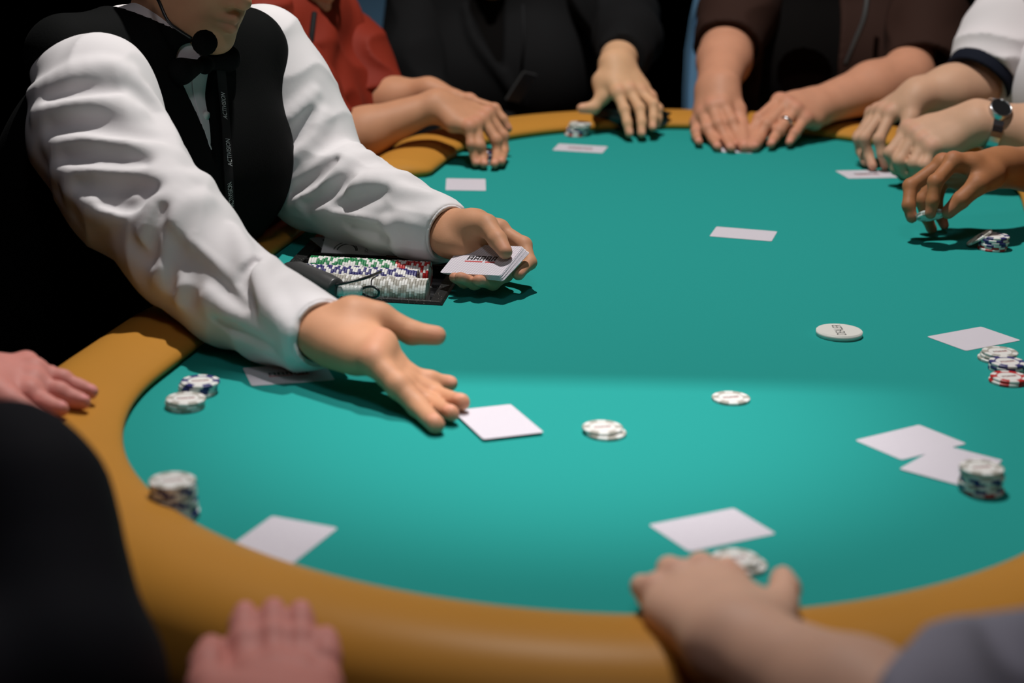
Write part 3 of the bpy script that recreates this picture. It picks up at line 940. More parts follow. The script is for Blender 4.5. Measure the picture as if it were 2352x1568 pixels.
# ================================================================== the dealer
DL = hand('dealer left', 'L', Q(1038, 534, 2.245), [(1146, 528, ('y', 2.245)), (1130, 570, ('y', 2.235)), (1102, 582, ('y', 2.225)), (1076, 586, ('y', 2.22))],
          [[(1203, 562, ('y', 2.220)), (1217, 603, ('y', 2.195)), (1189, 630, ('y', 2.165))], [(1160, 628, ('y', 2.195)), (1132, 650, ('y', 2.165)), (1098, 644, ('y', 2.145))],
           [(1122, 640, ('y', 2.185)), (1090, 650, ('y', 2.160)), (1056, 637, ('y', 2.145))], [(1088, 640, ('y', 2.19)), (1066, 648, ('y', 2.168)), (1042, 637, ('y', 2.16))]],
          [(1080, 517, ('y', 2.232)), (1117, 517, ('y', 2.212)), (1143, 551, ('y', 2.185)), (1160, 578, ('y', 2.166))], sc=1.0, fat=1.08, armf=0.8, elbow=Q(715, 425, 2.44))
DR = hand('dealer right', 'R', Q(755, 765, 1.815), [(878, 790, ('y', 1.778)), (871, 804, ('y', 1.766)), (864, 816, ('y', 1.755)), (858, 828, ('y', 1.745))],
          [[(936, 860, ('y', 1.770)), (988, 872, ('y', 1.770)), (1034, 881, ('y', 1.775))], [(932, 876, ('y', 1.755)), (1000, 905, ('y', 1.755)), (1062, 924, ('z', 0.014))],
           [(925, 885, ('y', 1.740)), (985, 924, ('y', 1.735)), (1038, 950, ('z', 0.012))], [(914, 886, ('y', 1.722)), (960, 933, ('y', 1.705)), (1001, 975, ('z', 0.010))]],
          [(812, 728, -0.2), (872, 728, 0.0), (945, 764, -0.2), (1003, 771, 0.0)], sc=1.05, fat=1.12, elbow=Q(420, 590, 1.985), armf=0.72, fr=(1, 1, 1.05, 1.38))
SHR, SHL = Q(185, 175, 2.16), Q(608, 118, 2.47)
ELR, ELL = Q(420, 590, 1.985), Q(712, 415, 2.45)
sh_ax = (SHL - SHR) / np.linalg.norm(SHL - SHR)
chest = (SHR + SHL) / 2 + np.array([-0.035, 0.0, -0.13]); pelvis = np.array([-0.78, 2.47, -0.27]); neck0 = (SHR + SHL) / 2 + np.array([-0.02, 0.0, 0.01])
FD = np.array([0.70, -0.66, -0.42]); FD /= np.linalg.norm(FD)
chin = Q(497, 92, 2.27)
_L = np.cross([0, 0, 1.0], FD); _L /= np.linalg.norm(_L); _U = np.cross(FD, _L)
HC = chin - FD * 0.070 + _U * 0.088
hn, hhair, hlips, hp = head_nodes(HC, FD, 0.88)
body = hn + [Node([RC(HC - _U * 0.05 - FD * 0.02, neck0, 0.052, 0.056)], K=0.03), Node([RC(neck0, chest, 0.05, 0.10), RC(chest, pelvis, 0.10, 0.09)], k=0.03, K=0.03),
             Node([RC(neck0, SHR + sh_ax * 0.02 + np.array([0, 0, -0.02]), 0.045, 0.030), RC(SHR + sh_ax * 0.02 + np.array([0, 0, -0.02]), ELR, 0.030, 0.026)], k=0.02, K=0.03), Node([RC(neck0, SHL, 0.05, 0.042), RC(SHL, ELL, 0.042, 0.036)], k=0.02, K=0.03)]
dealer = person('person', 'dealer in white shirt and black vest leaning over the table, dealing a card', 0.0024, SK['dealer'], body, [DL, DR], tints=hlips)
garment('hair', hhair, 0.004, M['hair_brown'], dealer)

# torso shirt and vest
c1, c2 = chest - sh_ax * 0.075, chest + sh_ax * 0.062
fdir = np.cross(sh_ax, [0, 0, 1.0]); fdir /= np.linalg.norm(fdir)
if fdir @ np.array([1, -1, 0]) < 0: fdir = -fdir


def torso(g):
    n0 = neck0 + np.array([0, 0, -0.005])
    return [Node([RC(n0 - sh_ax * 0.04, c1, 0.062 + g, 0.125 + g), RC(n0 + sh_ax * 0.04, c2, 0.062 + g, 0.125 + g), RC(c1, pelvis - sh_ax * 0.05, 0.125 + g, 0.13 + g), RC(c2, pelvis + sh_ax * 0.05, 0.125 + g, 0.13 + g),
                  RC(n0, SHR + sh_ax * 0.01 - fdir * 0.030 + np.array([0, 0, 0.020]), 0.055 + g, 0.046 + g), RC(n0, SHL - sh_ax * 0.05, 0.055 + g, 0.058 + g)], k=0.05)]


shirt_t = torso(-0.002)
garment('shirt_front', shirt_t, 0.005, M['shirt'], dealer)
vest_n = torso(0.006)
vtop = [trace(vest_n, 452, 150), trace(vest_n, 497, 374)]
vest_n.append(Node([RC(vtop[0] + fdir * 0.0, vtop[1], 0.030, 0.0025), RC(vtop[0] + fdir * 0.02, vtop[1] + fdir * 0.01, 0.030, 0.0025), RC(neck0 + np.array([0, 0, 0.09]), neck0, 0.085, 0.062)], k=0.004, K=0.003, op='s'))
vest = garment('vest', vest_n, 0.0035, M['vest'], dealer)

# sleeves with their folds


def dealer_sleeve(chain, wrist, h, amp, folds_up, folds_dn, cuff_len, wr_open):
    pts = [Q(*c[:3]) for c in chain]; rr = [c[3] for c in chain]
    base = [Node([RC(pts[i], pts[i + 1], rr[i], rr[i + 1]) for i in range(len(pts) - 1)], k=0.03)]
    ax = pts[-1] - pts[-2]; ax /= np.linalg.norm(ax)
    end = pts[-1]
    nd = [Node(base[0].p, k=0.03, amp=amp)]
    for pl, r_ in folds_up: nd.append(Node(fold(base, pl, r_, out=-r_ * 0.45), k=0.0, K=r_ * 2.2))
    for pl, r_ in folds_dn: nd.append(Node(fold(base, pl, r_, out=r_ * 0.75, ends=0.12), k=0.0, K=r_ * 2.4, op='s'))
    return nd, base, ax, end


rs_chain = [(152, 163, 2.165, 0.041), (225, 212, 2.14, 0.060), (220, 303, 2.11, 0.073), (292, 430, 2.05, 0.071), (420, 565, 1.98, 0.063), (525, 668, 1.93, 0.053), (630, 728, 1.88, 0.043), (700, 756, 1.842, 0.0365), (738, 768, 1.818, 0.0340)]
rs_up = [([(90, 262), (160, 250), (240, 243), (310, 262)], 0.011), ([(75, 215), (150, 180), (230, 160), (300, 172)], 0.010), ([(125, 330), (200, 322), (290, 335), (390, 362)], 0.012),
         ([(140, 395), (220, 392), (310, 402), (420, 385)], 0.012), ([(165, 440), (250, 465), (330, 470)], 0.010), ([(215, 482), (260, 490), (320, 452), (380, 425), (470, 420)], 0.012),
         ([(330, 560), (345, 520), (375, 470), (415, 440)], 0.009), ([(378, 650), (372, 590), (385, 530), (420, 480), (470, 462)], 0.010), ([(415, 690), (410, 630), (395, 580), (372, 520)], 0.008),
         ([(372, 510), (420, 560), (480, 610), (560, 680), (640, 735)], 0.006), ([(455, 660), (510, 710), (560, 750), (610, 790)], 0.009), ([(540, 530), (560, 580), (580, 640), (640, 710)], 0.008),
         ([(620, 600), (600, 640), (620, 700), (670, 760)], 0.008), ([(652, 598), (664, 610)], 0.010), ([(255, 160), (330, 215), (385, 300), (405, 360)], 0.008)]
rs_dn = [([(120, 290), (200, 283), (290, 298), (345, 308)], 0.010), ([(110, 225), (190, 205), (270, 205)], 0.007), ([(150, 362), (230, 358), (330, 372)], 0.009), ([(180, 425), (260, 430), (350, 430)], 0.009),
         ([(240, 465), (300, 470), (340, 440)], 0.007), ([(300, 560), (340, 590), (350, 540), (372, 480)], 0.008), ([(395, 660), (395, 600), (400, 560)], 0.007), ([(430, 690), (445, 640), (420, 590), (385, 535)], 0.008),
         ([(440, 580), (500, 640), (560, 700)], 0.006), ([(590, 600), (560, 640), (590, 710)], 0.005), ([(500, 730), (560, 765), (620, 800)], 0.006)]
nd, base, ax, end = dealer_sleeve(rs_chain, None, 0.003, wrinkle(0.0035, 26, 3), rs_up, rs_dn, 0.05, 0.03)
wd = DR['wrist'] - end
for n_ in nd:
    if n_.op == 'u': n_.cut = [(end, ax)]
nd.append(Node([RC(end - ax * 0.035, end + ax * 0.03, 0.026, 0.0325)], K=0.002, op='s'))
slr = garment('shirt_sleeve', nd, 0.003, M['shirt'], dealer)
RSN = nd
ls_chain = [(600, 118, 2.475, 0.064), (645, 215, 2.47, 0.068), (695, 330, 2.455, 0.068), (725, 415, 2.44, 0.064), (805, 450, 2.385, 0.056), (900, 488, 2.325, 0.049), (985, 520, 2.275, 0.0385), (1028, 535, 2.250, 0.0345)]
ls_up = [([(650, 440), (700, 420), (760, 380), (820, 340)], 0.010), ([(670, 470), (740, 440), (800, 380), (870, 350)], 0.010), ([(742, 478), (790, 450), (850, 420), (930, 410)], 0.011),
         ([(745, 480), (780, 486), (850, 505), (940, 520)], 0.005), ([(655, 380), (700, 340), (740, 270)], 0.010), ([(880, 545), (900, 520), (925, 505), (955, 515)], 0.007),
         ([(920, 580), (905, 545), (890, 510)], 0.007), ([(860, 430), (920, 440), (985, 450)], 0.008), ([(640, 300), (680, 260), (720, 215)], 0.008)]
ls_dn = [([(670, 440), (720, 405), (770, 370)], 0.008), ([(700, 470), (760, 440), (800, 410)], 0.008), ([(770, 470), (830, 455), (880, 440)], 0.008), ([(800, 520), (850, 535), (890, 545)], 0.007), ([(655, 340), (690, 300), (715, 260)], 0.007)]
nd, base, ax, end = dealer_sleeve(ls_chain, None, 0.003, wrinkle(0.003, 30, 5), ls_up, ls_dn, 0.05, 0.03)
for n_ in nd:
    if n_.op == 'u': n_.cut = [(end, ax)]
nd.append(Node([RC(end - ax * 0.035, end + ax * 0.03, 0.026, 0.0325)], K=0.002, op='s'))
sll = garment('shirt_sleeve', nd, 0.003, M['shirt'], dealer)
# cuffs: a stiffer doubled band round each sleeve end
for ch, H in ((rs_chain, DR), (ls_chain, DL)):
    e1, e0 = Q(*ch[-1][:3]), Q(*ch[-2][:3]); a_ = (e1 - e0) / np.linalg.norm(e1 - e0); e1 = e1 + a_ * 0.002; e0 = e1 - a_ * 0.052
    garment('cuff', [Node([RC(e0, e1 + a_ * 0.03, 0.0395, 0.0350)], cut=[(e1, a_), (e0, -a_)], sub=[RC(e0 - a_ * 0.02, e1 + a_ * 0.05, 0.0335, 0.0325)])], 0.0022, M['shirt'], dealer)
# shirt button, placket edge, bow tie, collar
bt = trace(shirt_t, 473, 265)
V, F = tube([bt - fdir * 0.001, bt + fdir * 0.0025], [0.0055, 0.005], 16); mesh_np('shirt_button', V, F, [M['white']], dealer)
pl = [trace(shirt_t, x, y) for x, y in ((440, 175), (446, 220), (462, 280), (487, 350), (497, 372))]
pl = [p for p in pl if p is not None]
V, F = tube(spline([p + fdir * 0.0005 for p in pl], 4), 0.0012, 6); mesh_np('placket_edge', V, F, [M['shirt']], dealer)
bw = trace(shirt_t, 453, 147) + fdir * 0.012
bl_ = sh_ax
garment('bow_tie', [Node([EL(bw, (0.011, 0.011, 0.012))]), Node([RC(bw + bl_ * 0.008, bw + bl_ * 0.045 + np.array([0, 0, 0.004]), 0.007, 0.017)], K=0.004), Node([RC(bw - bl_ * 0.008, bw - bl_ * 0.045 - np.array([0, 0, 0.004]), 0.007, 0.017)], K=0.004)], 0.0022, M['vest'], dealer)
cpts = [neck0 + np.array([0, 0, 0.030]) + (sh_ax * math.cos(a) * 0.066 + fdir * math.sin(a) * 0.066) + np.array([0, 0, -0.02 * math.sin(a)]) for a in np.linspace(-math.pi * 0.5, math.pi * 1.5, 40)]
V, F = tube(cpts, 0.009, 8); mesh_np('collar', V, F, [M['shirt']], dealer)

# lanyard with its woven words, hanging over the vest
lan_px = [(498, 120), (503, 165), (508, 215), (513, 270), (517, 330), (520, 400), (523, 450), (525, 500), (528, 545)]
lan = [trace(vest_n, x, y) for x, y in lan_px]; lan = [p + fdir * 0.004 for p in lan if p is not None]
ls_ = spline(lan, 6); wv_ = 0.0085
side = np.cross(np.gradient(ls_, axis=0), fdir); side /= np.linalg.norm(side, axis=1)[:, None]
V = np.concatenate([ls_ - side * wv_, ls_ + side * wv_, ls_ + side * wv_ - fdir * 0.0015, ls_ - side * wv_ - fdir * 0.0015]); m_ = len(ls_); F = []
for i in range(m_ - 1):
    for a, b in ((0, 1), (1, 2), (2, 3), (3, 0)): F.append((a * m_ + i, a * m_ + i + 1, b * m_ + i + 1, b * m_ + i))
lany = mesh_np('lanyard', V, F, [M['lanyard']], smooth=False); tag(lany, 'black neck lanyard woven with grey words over the dealer vest', 'lanyard')
for wx, wy in ((506, 241), (517, 348), (521, 446)):
    p = trace(vest_n, wx, wy)
    if p is None: continue
    p2 = trace(vest_n, wx - 3, wy - 30)
    upv = p2 - p; upv /= np.linalg.norm(upv); nv = fdir - upv * (fdir @ upv); nv /= np.linalg.norm(nv); yv = np.cross(nv, upv)
    tm = text_mesh('ACTIVISION', 0.0066)
    to = link('lettering', tm, [M['letter']], lany, False)
    pp = p + fdir * 0.0065
    to.matrix_world = Matrix([[upv[i] * 0.98, yv[i] * 1.9, nv[i], pp[i]] for i in range(3)] + [[0, 0, 0, 1]])

# headset microphone
hs = empty('headset_microphone', tuple(HC)); tag(hs, 'thin black headset microphone with foam ball beside the dealer chin', 'microphone')


def keepw(o, par):
    o.parent = par; o.matrix_parent_inverse = Matrix.Translation(-par.location); return o


mb = Q(470, 98, 2.205)
boom = [hp(-0.01, -0.084, 0.03), Q(352, -30, 2.22), Q(366, 5, 2.205), Q(386, 48, 2.195), Q(412, 70, 2.195), Q(440, 88, 2.20)]
V, F = tube(spline(boom, 6), 0.0021, 8); keepw(mesh_np('boom', V, F, [M['black_plastic']]), hs)
bm = bmesh.new(); bmesh.ops.create_icosphere(bm, subdivisions=4, radius=0.0155)
for v in bm.verts: v.co = v.co * (1 + 0.03 * math.sin(v.co.x * 900) * math.sin(v.co.y * 800)) + Vector(mb)
keepw(bm_obj('foam_ball', bm, [M['foam']]), hs)
V, F = tube(spline([hp(-0.035, -0.086, -0.01), hp(-0.04, -0.088, 0.03), hp(-0.01, -0.088, 0.05), hp(0.012, -0.086, 0.035)], 6), 0.0022, 8); keepw(mesh_np('ear_hook', V, F, [M['black_plastic']]), hs)

# the deck in the left hand: cards fanned under the top one
dR = np.array([[0.86006658, 0.42527309, -0.28183021], [-0.4981907, 0.81914001, -0.28428097], [0.10996135, 0.38490575, 0.91638205]]); dc = np.array([-0.0403, 2.1837, 0.0424])
for i in range(16):
    off = -i * 0.0004; f = (i / 15.0)
    lx, ly, a = 0.007 * f ** 1.2 + random.uniform(-0.0006, 0.0006), 0.001 * f, -0.10 * f + random.uniform(-0.006, 0.006)
    mtx = Matrix([[*dR[k], dc[k]] for k in range(3)] + [[0, 0, 0, 1]]) @ Matrix.Translation((lx, ly, off)) @ Matrix.Rotation(a, 4, 'Z')
    if i == 0: card(mtx, 'hatched top card of the deck in the left hand of the dealer', group='deck held by the dealer', logo=True)
    else: card(mtx, 'card fanned in the deck below the top card held by the dealer', group='deck held by the dealer')

# ================================================================== the other players


def seated(name_label, skn, sh_r, sh_l, el_r, el_l, hr, hl, headc, F, h=0.003, pel=None, hair='hair_dark', girth=0.09, upper=0.042):
    """shoulders, elbows (3-D), hand dicts; returns the person, the shoulder axis, chest, pelvis"""
    shr, shl = np.asarray(sh_r, float), np.asarray(sh_l, float); nk = (shr + shl) / 2 + np.array([0, 0, 0.02]); ch = nk + np.array([0, 0, -0.18])
    F = np.asarray(F, float); F /= np.linalg.norm(F)
    pv = ch + np.array([-F[0] * 0.05, -F[1] * 0.05, -0.25]) if pel is None else np.asarray(pel, float)
    hn_, hh_, lips, hp_ = head_nodes(headc, F)
    nd = hn_ + [Node([RC(np.asarray(headc) + np.array([0, 0, -0.06]) - F * 0.02, nk, 0.052, 0.056)], K=0.03), Node([RC(nk, ch, 0.06, girth), RC(ch, pv, girth, girth)], k=0.03, K=0.03)]
    for s_, e_, H in ((shr, el_r, hr), (shl, el_l, hl)):
        if e_ is not None: nd.append(Node([RC(nk, s_, 0.05, upper), RC(s_, np.asarray(e_, float), upper, upper * 0.9)], k=0.02, K=0.03))
    o = person('person', name_label, h, SK[skn], nd, [H for H in (hr, hl) if H], tints=lips)
    garment('hair', hh_, 0.006, M[hair], o)
    ax = (shl - shr) / np.linalg.norm(shl - shr)
    return o, ax, nk, ch, pv


def trunk(nk, ch, pv, ax, w, r, shr, shl, g=0.0):
    a, b = ch - ax * w, ch + ax * w
    return [Node([RC(nk - ax * 0.05, a, 0.065 + g, r + g), RC(nk + ax * 0.05, b, 0.065 + g, r + g), RC(a, pv - ax * w, r + g, r + g), RC(b, pv + ax * w, r + g, r + g), RC(a, b, r + g, r + g), RC(nk, shr, 0.06 + g, 0.062 + g), RC(nk, shl, 0.06 + g, 0.062 + g)], k=0.05)]


def tube_node(chain, k=0.03, cut_end=True, amp=None):
    pts = [np.asarray(c[0], float) for c in chain]; rr = [c[1] for c in chain]
    ax = pts[-1] - pts[-2]; ax /= np.linalg.norm(ax)
    return Node([RC(pts[i], pts[i + 1], rr[i], rr[i + 1]) for i in range(len(pts) - 1)], k=k, amp=amp, cut=[(pts[-1], ax)] if cut_end else ())


# ---- person in a rust red shirt, beyond the dealer
P2R = hand('rust R', 'R', Q(1003, 240, 3.02), [(1120, 262, ('y', 3.03)), (1108, 274, ('y', 3.005)), (1093, 286, ('y', 2.985)), (1077, 294, ('y', 2.97))],
           [[(1156, 312, ('y', 3.015)), (1158, 345, ('y', 3.01)), (1152, 373, ('z', 0.012))], [(1140, 322, ('y', 2.985)), (1142, 352, ('y', 2.98)), (1136, 378, ('z', 0.011))],
            [(1102, 335, ('y', 2.96)), (1110, 360, ('y', 2.96)), (1111, 378, ('z', 0.010))], [(1082, 332, ('y', 2.955)), (1088, 356, ('y', 2.955)), (1091, 376, ('z', 0.010))]],
           [(1045, 262, ('y', 3.03)), (1075, 290, ('y', 3.035)), (1090, 320, ('y', 3.02)), (1098, 348, ('y', 3.01))], elbow=Q(735, 345, 2.98))
P2L = hand('rust L', 'L', Q(985, 212, 3.13), [(1078, 232, ('y', 3.09)), (1070, 236, ('y', 3.11)), (1062, 240, ('y', 3.13)), (1052, 245, ('y', 3.15))],
           [[(1136, 250, ('y', 3.07)), (1156, 274, ('y', 3.06)), (1167, 296, ('y', 3.055))], [(1126, 262, ('y', 3.09)), (1144, 288, ('y', 3.085)), (1150, 312, ('y', 3.08))],
            [(1115, 268, ('y', 3.11)), (1132, 292, ('y', 3.105)), (1138, 314, ('y', 3.10))], [(1100, 270, ('y', 3.13)), (1115, 290, ('y', 3.13)), (1122, 308, ('y', 3.125))]],
           [(1020, 235, ('y', 3.12)), (1050, 255, ('y', 3.10)), (1075, 270, ('y', 3.09)), (1098, 282, ('y', 3.085))], elbow=Q(845, 245, 3.17))
s2r, s2l = Q(605, 75, 3.02), Q(752, 60, 3.28)
hd2 = Q(676, -128, 3.12)
p2, ax2, nk2, ch2, pv2 = seated('person in a rust red shirt behind the dealer, both hands draped over chips', 'tan', s2r, s2l, Q(735, 345, 2.98), Q(845, 245, 3.17), P2R, P2L, hd2, (0.75, -0.6, -0.35), pel=(-0.62, 3.30, -0.25))
rust = trunk(nk2, ch2, pv2, ax2, 0.07, 0.12, s2r, s2l); rust[0].amp = wrinkle(0.014, 17, 5)
rust.append(Node(fold(trunk(nk2, ch2, pv2, ax2, 0.07, 0.12, s2r, s2l), [(760, 40), (740, 120), (735, 200)], 0.016), K=0.03))
garment('shirt_body', rust, 0.006, M['rust'], p2)
for ch_ in ([(s2l, 0.062), (Q(805, 150, 3.22), 0.066), (Q(862, 246, 3.165), 0.060)], [(s2r, 0.062), (Q(690, 220, 3.0), 0.064), (Q(735, 330, 2.985), 0.060)]):
    nd = [tube_node(ch_, amp=wrinkle(0.013, 26, 9))]; nd.append(Node([RC(np.asarray(ch_[-1][0]), np.asarray(ch_[-1][0]) + (np.asarray(ch_[-1][0]) - np.asarray(ch_[-2][0])) * 0.3, 0.050, 0.052)], K=0.002, op='s'))
    garment('short_sleeve', nd, 0.005, M['rust'], p2)
lp2 = [trace(rust, x, y) for x, y in ((662, 30), (672, 80), (688, 140), (700, 175), (708, 140), (716, 80), (722, 30))]
V, F = tube(spline([p - ray(680, 90) * 0.004 for p in lp2], 6), 0.005, 8)
l2 = mesh_np('lanyard', V, F, [M['lanyard']]); tag(l2, 'dark neck strap against the rust red shirt', 'lanyard')

# ---- person in a black suit at the far end
P3L = hand('suit L', 'L', Q(1417, 148, 3.34), [(1419, 213, ('y', 3.275)), (1444, 208, ('y', 3.285)), (1470, 212, ('y', 3.295)), (1492, 224, ('y', 3.305))],
           [[(1434, 252, ('y', 3.25)), (1441, 282, ('y', 3.232)), (1445, 307, ('y', 3.222))], [(1469, 249, ('y', 3.255)), (1474, 280, ('y', 3.236)), (1473, 307, ('y', 3.224))],
            [(1500, 240, ('y', 3.265)), (1501, 270, ('y', 3.248)), (1498, 293, ('y', 3.236))], [(1512, 250, ('y', 3.29)), (1512, 272, ('y', 3.285)), (1508, 288, ('y', 3.28))]],
           [(1385, 188, ('y', 3.315)), (1385, 222, ('y', 3.295)), (1364, 247, ('y', 3.285)), (1336, 249, ('y', 3.28))], sc=1.0, fat=1.08, elbow=Q(1440, 80, 3.62), wr_r=0.023)
P3R = hand('suit R', 'R', Q(1185, 322, 3.62), [(1238, 328, ('y', 3.56)), (1236, 334, ('y', 3.59)), (1232, 340, ('y', 3.62)), (1226, 346, ('y', 3.65))],
           [[(1262, 336, ('y', 3.55)), (1274, 342, ('y', 3.55)), (1280, 350, ('y', 3.55))], [(1260, 344, ('y', 3.58)), (1272, 350, ('y', 3.58)), (1276, 358, ('y', 3.58))], [(1256, 350, ('y', 3.61)), (1266, 358, ('y', 3.61)), (1270, 364, ('y', 3.61))], [(1250, 356, ('y', 3.64)), (1258, 364, ('y', 3.64)), (1262, 370, ('y', 3.64))]],
           [(1200, 332, ('y', 3.57)), (1225, 340, ('y', 3.55)), (1245, 346, ('y', 3.54)), (1258, 352, ('y', 3.54))], elbow=Q(985, 300, 3.70))
s3r, s3l = Q(960, 5, 3.86), Q(1345, -25, 3.84)
p3, ax3, nk3, ch3, pv3 = seated('person in a black suit at the far end, hand over black sunglasses', 'pale', s3r, s3l, Q(985, 300, 3.70), Q(1440, 80, 3.62), P3R, P3L, Q(1130, -165, 3.80), (0.05, -1, -0.35), pel=(-0.10, 4.06, -0.125))
trk3 = trunk(nk3, ch3, pv3, ax3, 0.08, 0.13, s3r, s3l)
lap = Node(fold(trk3, [(1070, 20), (1090, 90), (1150, 170), (1195, 240)], 0.012), K=0.012)
vv = [trace(trk3, 1118, 15), trace(trk3, 1150, 160)]
garment('suit_jacket', trk3 + [lap, Node([RC(vv[0], vv[1], 0.035, 0.004)], K=0.004, op='s')], 0.006, M['suit'], p3)
garment('shirt_front', trunk(nk3, ch3, pv3, ax3, 0.08, 0.12, s3r, s3l), 0.008, M['dark_tee'], p3)
for ch_ in ([(s3l, 0.066), (Q(1430, 40, 3.70), 0.064), (Q(1446, 88, 3.58), 0.060), (Q(1430, 135, 3.40), 0.044)], [(s3r, 0.066), (Q(950, 140, 3.76), 0.066), (Q(990, 293, 3.69), 0.062), (Q(1175, 318, 3.63), 0.045)]):
    garment('suit_sleeve', [tube_node(ch_, amp=wrinkle(0.008, 20, 4))], 0.005, M['suit'], p3)
bp_ = Q(1197, 200, 3.60)
bdg = empty('name_badge', tuple(bp_)); tag(bdg, 'small grey badge hanging before the black suit', 'badge')
bm = bmesh.new(); box(bm, (-0.022, -0.002, -0.034), (0.022, 0.002, 0.034)); o = bm_obj('badge_card', bm, [M['grey_plastic']], bdg, False); o.rotation_euler = (0.5, 0.25, 0.9)
V, F = tube([Vector((0, 0, 0.034)), Vector((0.004, 0.01, 0.09)), Vector((0.0, 0.03, 0.16))], 0.003, 6); mesh_np('strap', V, F, [M['lanyard']], bdg)

# ---- person in a brown shirt with a ring
P4R = hand('brown R', 'R', Q(1648, 205, 3.31), [(1662, 242, ('y', 3.255)), (1638, 246, ('y', 3.255)), (1618, 262, ('y', 3.262)), (1603, 283, ('y', 3.27))],
           [[(1681, 279, ('y', 3.22)), (1692, 310, ('y', 3.20)), (1700, 332, ('z', 0.011))], [(1650, 284, ('y', 3.22)), (1667, 318, ('y', 3.20)), (1680, 341, ('z', 0.009))],
            [(1624, 294, ('y', 3.225)), (1638, 320, ('y', 3.205)), (1649, 338, ('z', 0.009))], [(1599, 302, ('y', 3.245)), (1601, 316, ('y', 3.235)), (1606, 327, ('z', 0.011))]],
           [(1672, 228, ('y', 3.29)), (1694, 252, ('y', 3.265)), (1703, 285, ('y', 3.24)), (1709, 338, ('z', 0.009))], sc=1.08, fat=1.12, elbow=Q(1672, 100, 3.52), wr_r=0.027)
P4L = hand('brown L', 'L', Q(1872, 245, 3.30), [(1790, 232, ('y', 3.28)), (1808, 240, ('y', 3.26)), (1826, 254, ('y', 3.245)), (1848, 276, ('y', 3.24))],
           [[(1744, 272, ('y', 3.235)), (1727, 304, ('y', 3.215)), (1717, 328, ('z', 0.012))], [(1762, 286, ('y', 3.215)), (1743, 316, ('y', 3.20)), (1731, 338, ('z', 0.010))],
            [(1790, 300, ('y', 3.205)), (1778, 318, ('y', 3.195)), (1770, 332, ('z', 0.012))], [(1826, 306, ('y', 3.21)), (1818, 318, ('y', 3.205)), (1812, 328, ('z', 0.012))]],
           [(1835, 240, ('y', 3.29)), (1790, 262, ('y', 3.275)), (1755, 300, ('y', 3.24)), (1732, 336, ('z', 0.010))], sc=1.06, fat=1.1, elbow=Q(2085, 178, 3.42), wr_r=0.024)
s4r, s4l = Q(1745, -40, 3.68), Q(2105, -45, 3.70)
p4, ax4, nk4, ch4, pv4 = seated('person in a brown shirt wearing a silver ring, fingertips on the felt', 'pink', s4r, s4l, Q(1672, 100, 3.52), Q(2085, 178, 3.42), P4R, P4L, Q(1880, -170, 3.68), (-0.1, -1, -0.35), pel=(0.62, 3.88, -0.125), upper=0.05, girth=0.045)
fa = [Node([RC(Q(1672, 100, 3.52), Q(1650, 170, 3.40), 0.05, 0.045)], K=0.02)]
garment('undershirt', trunk(nk4, ch4, pv4, ax4, 0.085, 0.135, s4r, s4l), 0.006, M['dark_tee'], p4)
trk4 = trunk(nk4, ch4, pv4, ax4, 0.085, 0.135, s4r, s4l, 0.008)
cv = [trace(trk4, 1850, -20), trace(trk4, 1830, 250)]; cv[1] = cv[0] + (cv[1] - cv[0]) * 2.2
garment('open_shirt', trk4 + [Node([RC(cv[0] - np.array([0, q_, 0]), cv[1] - np.array([0, q_, 0]), 0.072, 0.080) for q_ in (0.0, 0.06, 0.12)], K=0.004, op='s')], 0.006, M['brown_cloth'], p4)
for ch_ in ([(s4r, 0.066), (Q(1695, 40, 3.58), 0.070), (Q(1672, 112, 3.49), 0.064)], [(s4l, 0.066), (Q(2130, 60, 3.55), 0.074), (Q(2118, 160, 3.45), 0.070)]):
    a_ = np.asarray(ch_[-1][0]) - np.asarray(ch_[-2][0])
    garment('short_sleeve', [tube_node(ch_, amp=wrinkle(0.007, 20, 14)), Node([RC(np.asarray(ch_[-1][0]), np.asarray(ch_[-1][0]) + a_ * 0.4, 0.056, 0.06)], K=0.002, op='s')], 0.005, M['brown_cloth'], p4)
V, F = tube(spline([Q(1995, -30, 3.50), Q(1985, 40, 3.48), Q(1962, 100, 3.48), Q(1942, 150, 3.49)], 6), 0.005, 6)
l4 = mesh_np('lanyard', V, F, [M['grey_plastic']]); tag(l4, 'thin dark lanyard hanging over the brown shirt', 'lanyard')
# the ring
rp0, rp1 = P4L['mcp'][2], Q(1790, 300, 3.205); rc_ = rp0 + (rp1 - rp0) * 0.58; rd = (rp1 - rp0) / np.linalg.norm(rp1 - rp0)
bm = bmesh.new(); rr_ = 0.0112
e1 = np.cross(rd, [0, 0, 1.0]); e1 /= np.linalg.norm(e1); e2 = np.cross(rd, e1)
ring_v = [[bm.verts.new(rc_ + (e1 * math.cos(t) + e2 * math.sin(t)) * r_ + rd * z) for r_, z in ((rr_, -0.003), (rr_ + 0.0016, -0.0026), (rr_ + 0.0016, 0.0026), (rr_, 0.003))] for t in np.linspace(0, 2 * math.pi, 32, endpoint=False)]
for i in range(32):
    for k in range(4): bm.faces.new((ring_v[i][k], ring_v[(i + 1) % 32][k], ring_v[(i + 1) % 32][(k + 1) % 4], ring_v[i][(k + 1) % 4]))
tag(bm_obj('finger_ring', bm, [M['metal']]), 'silver ring on the hand of the person in brown', 'ring')

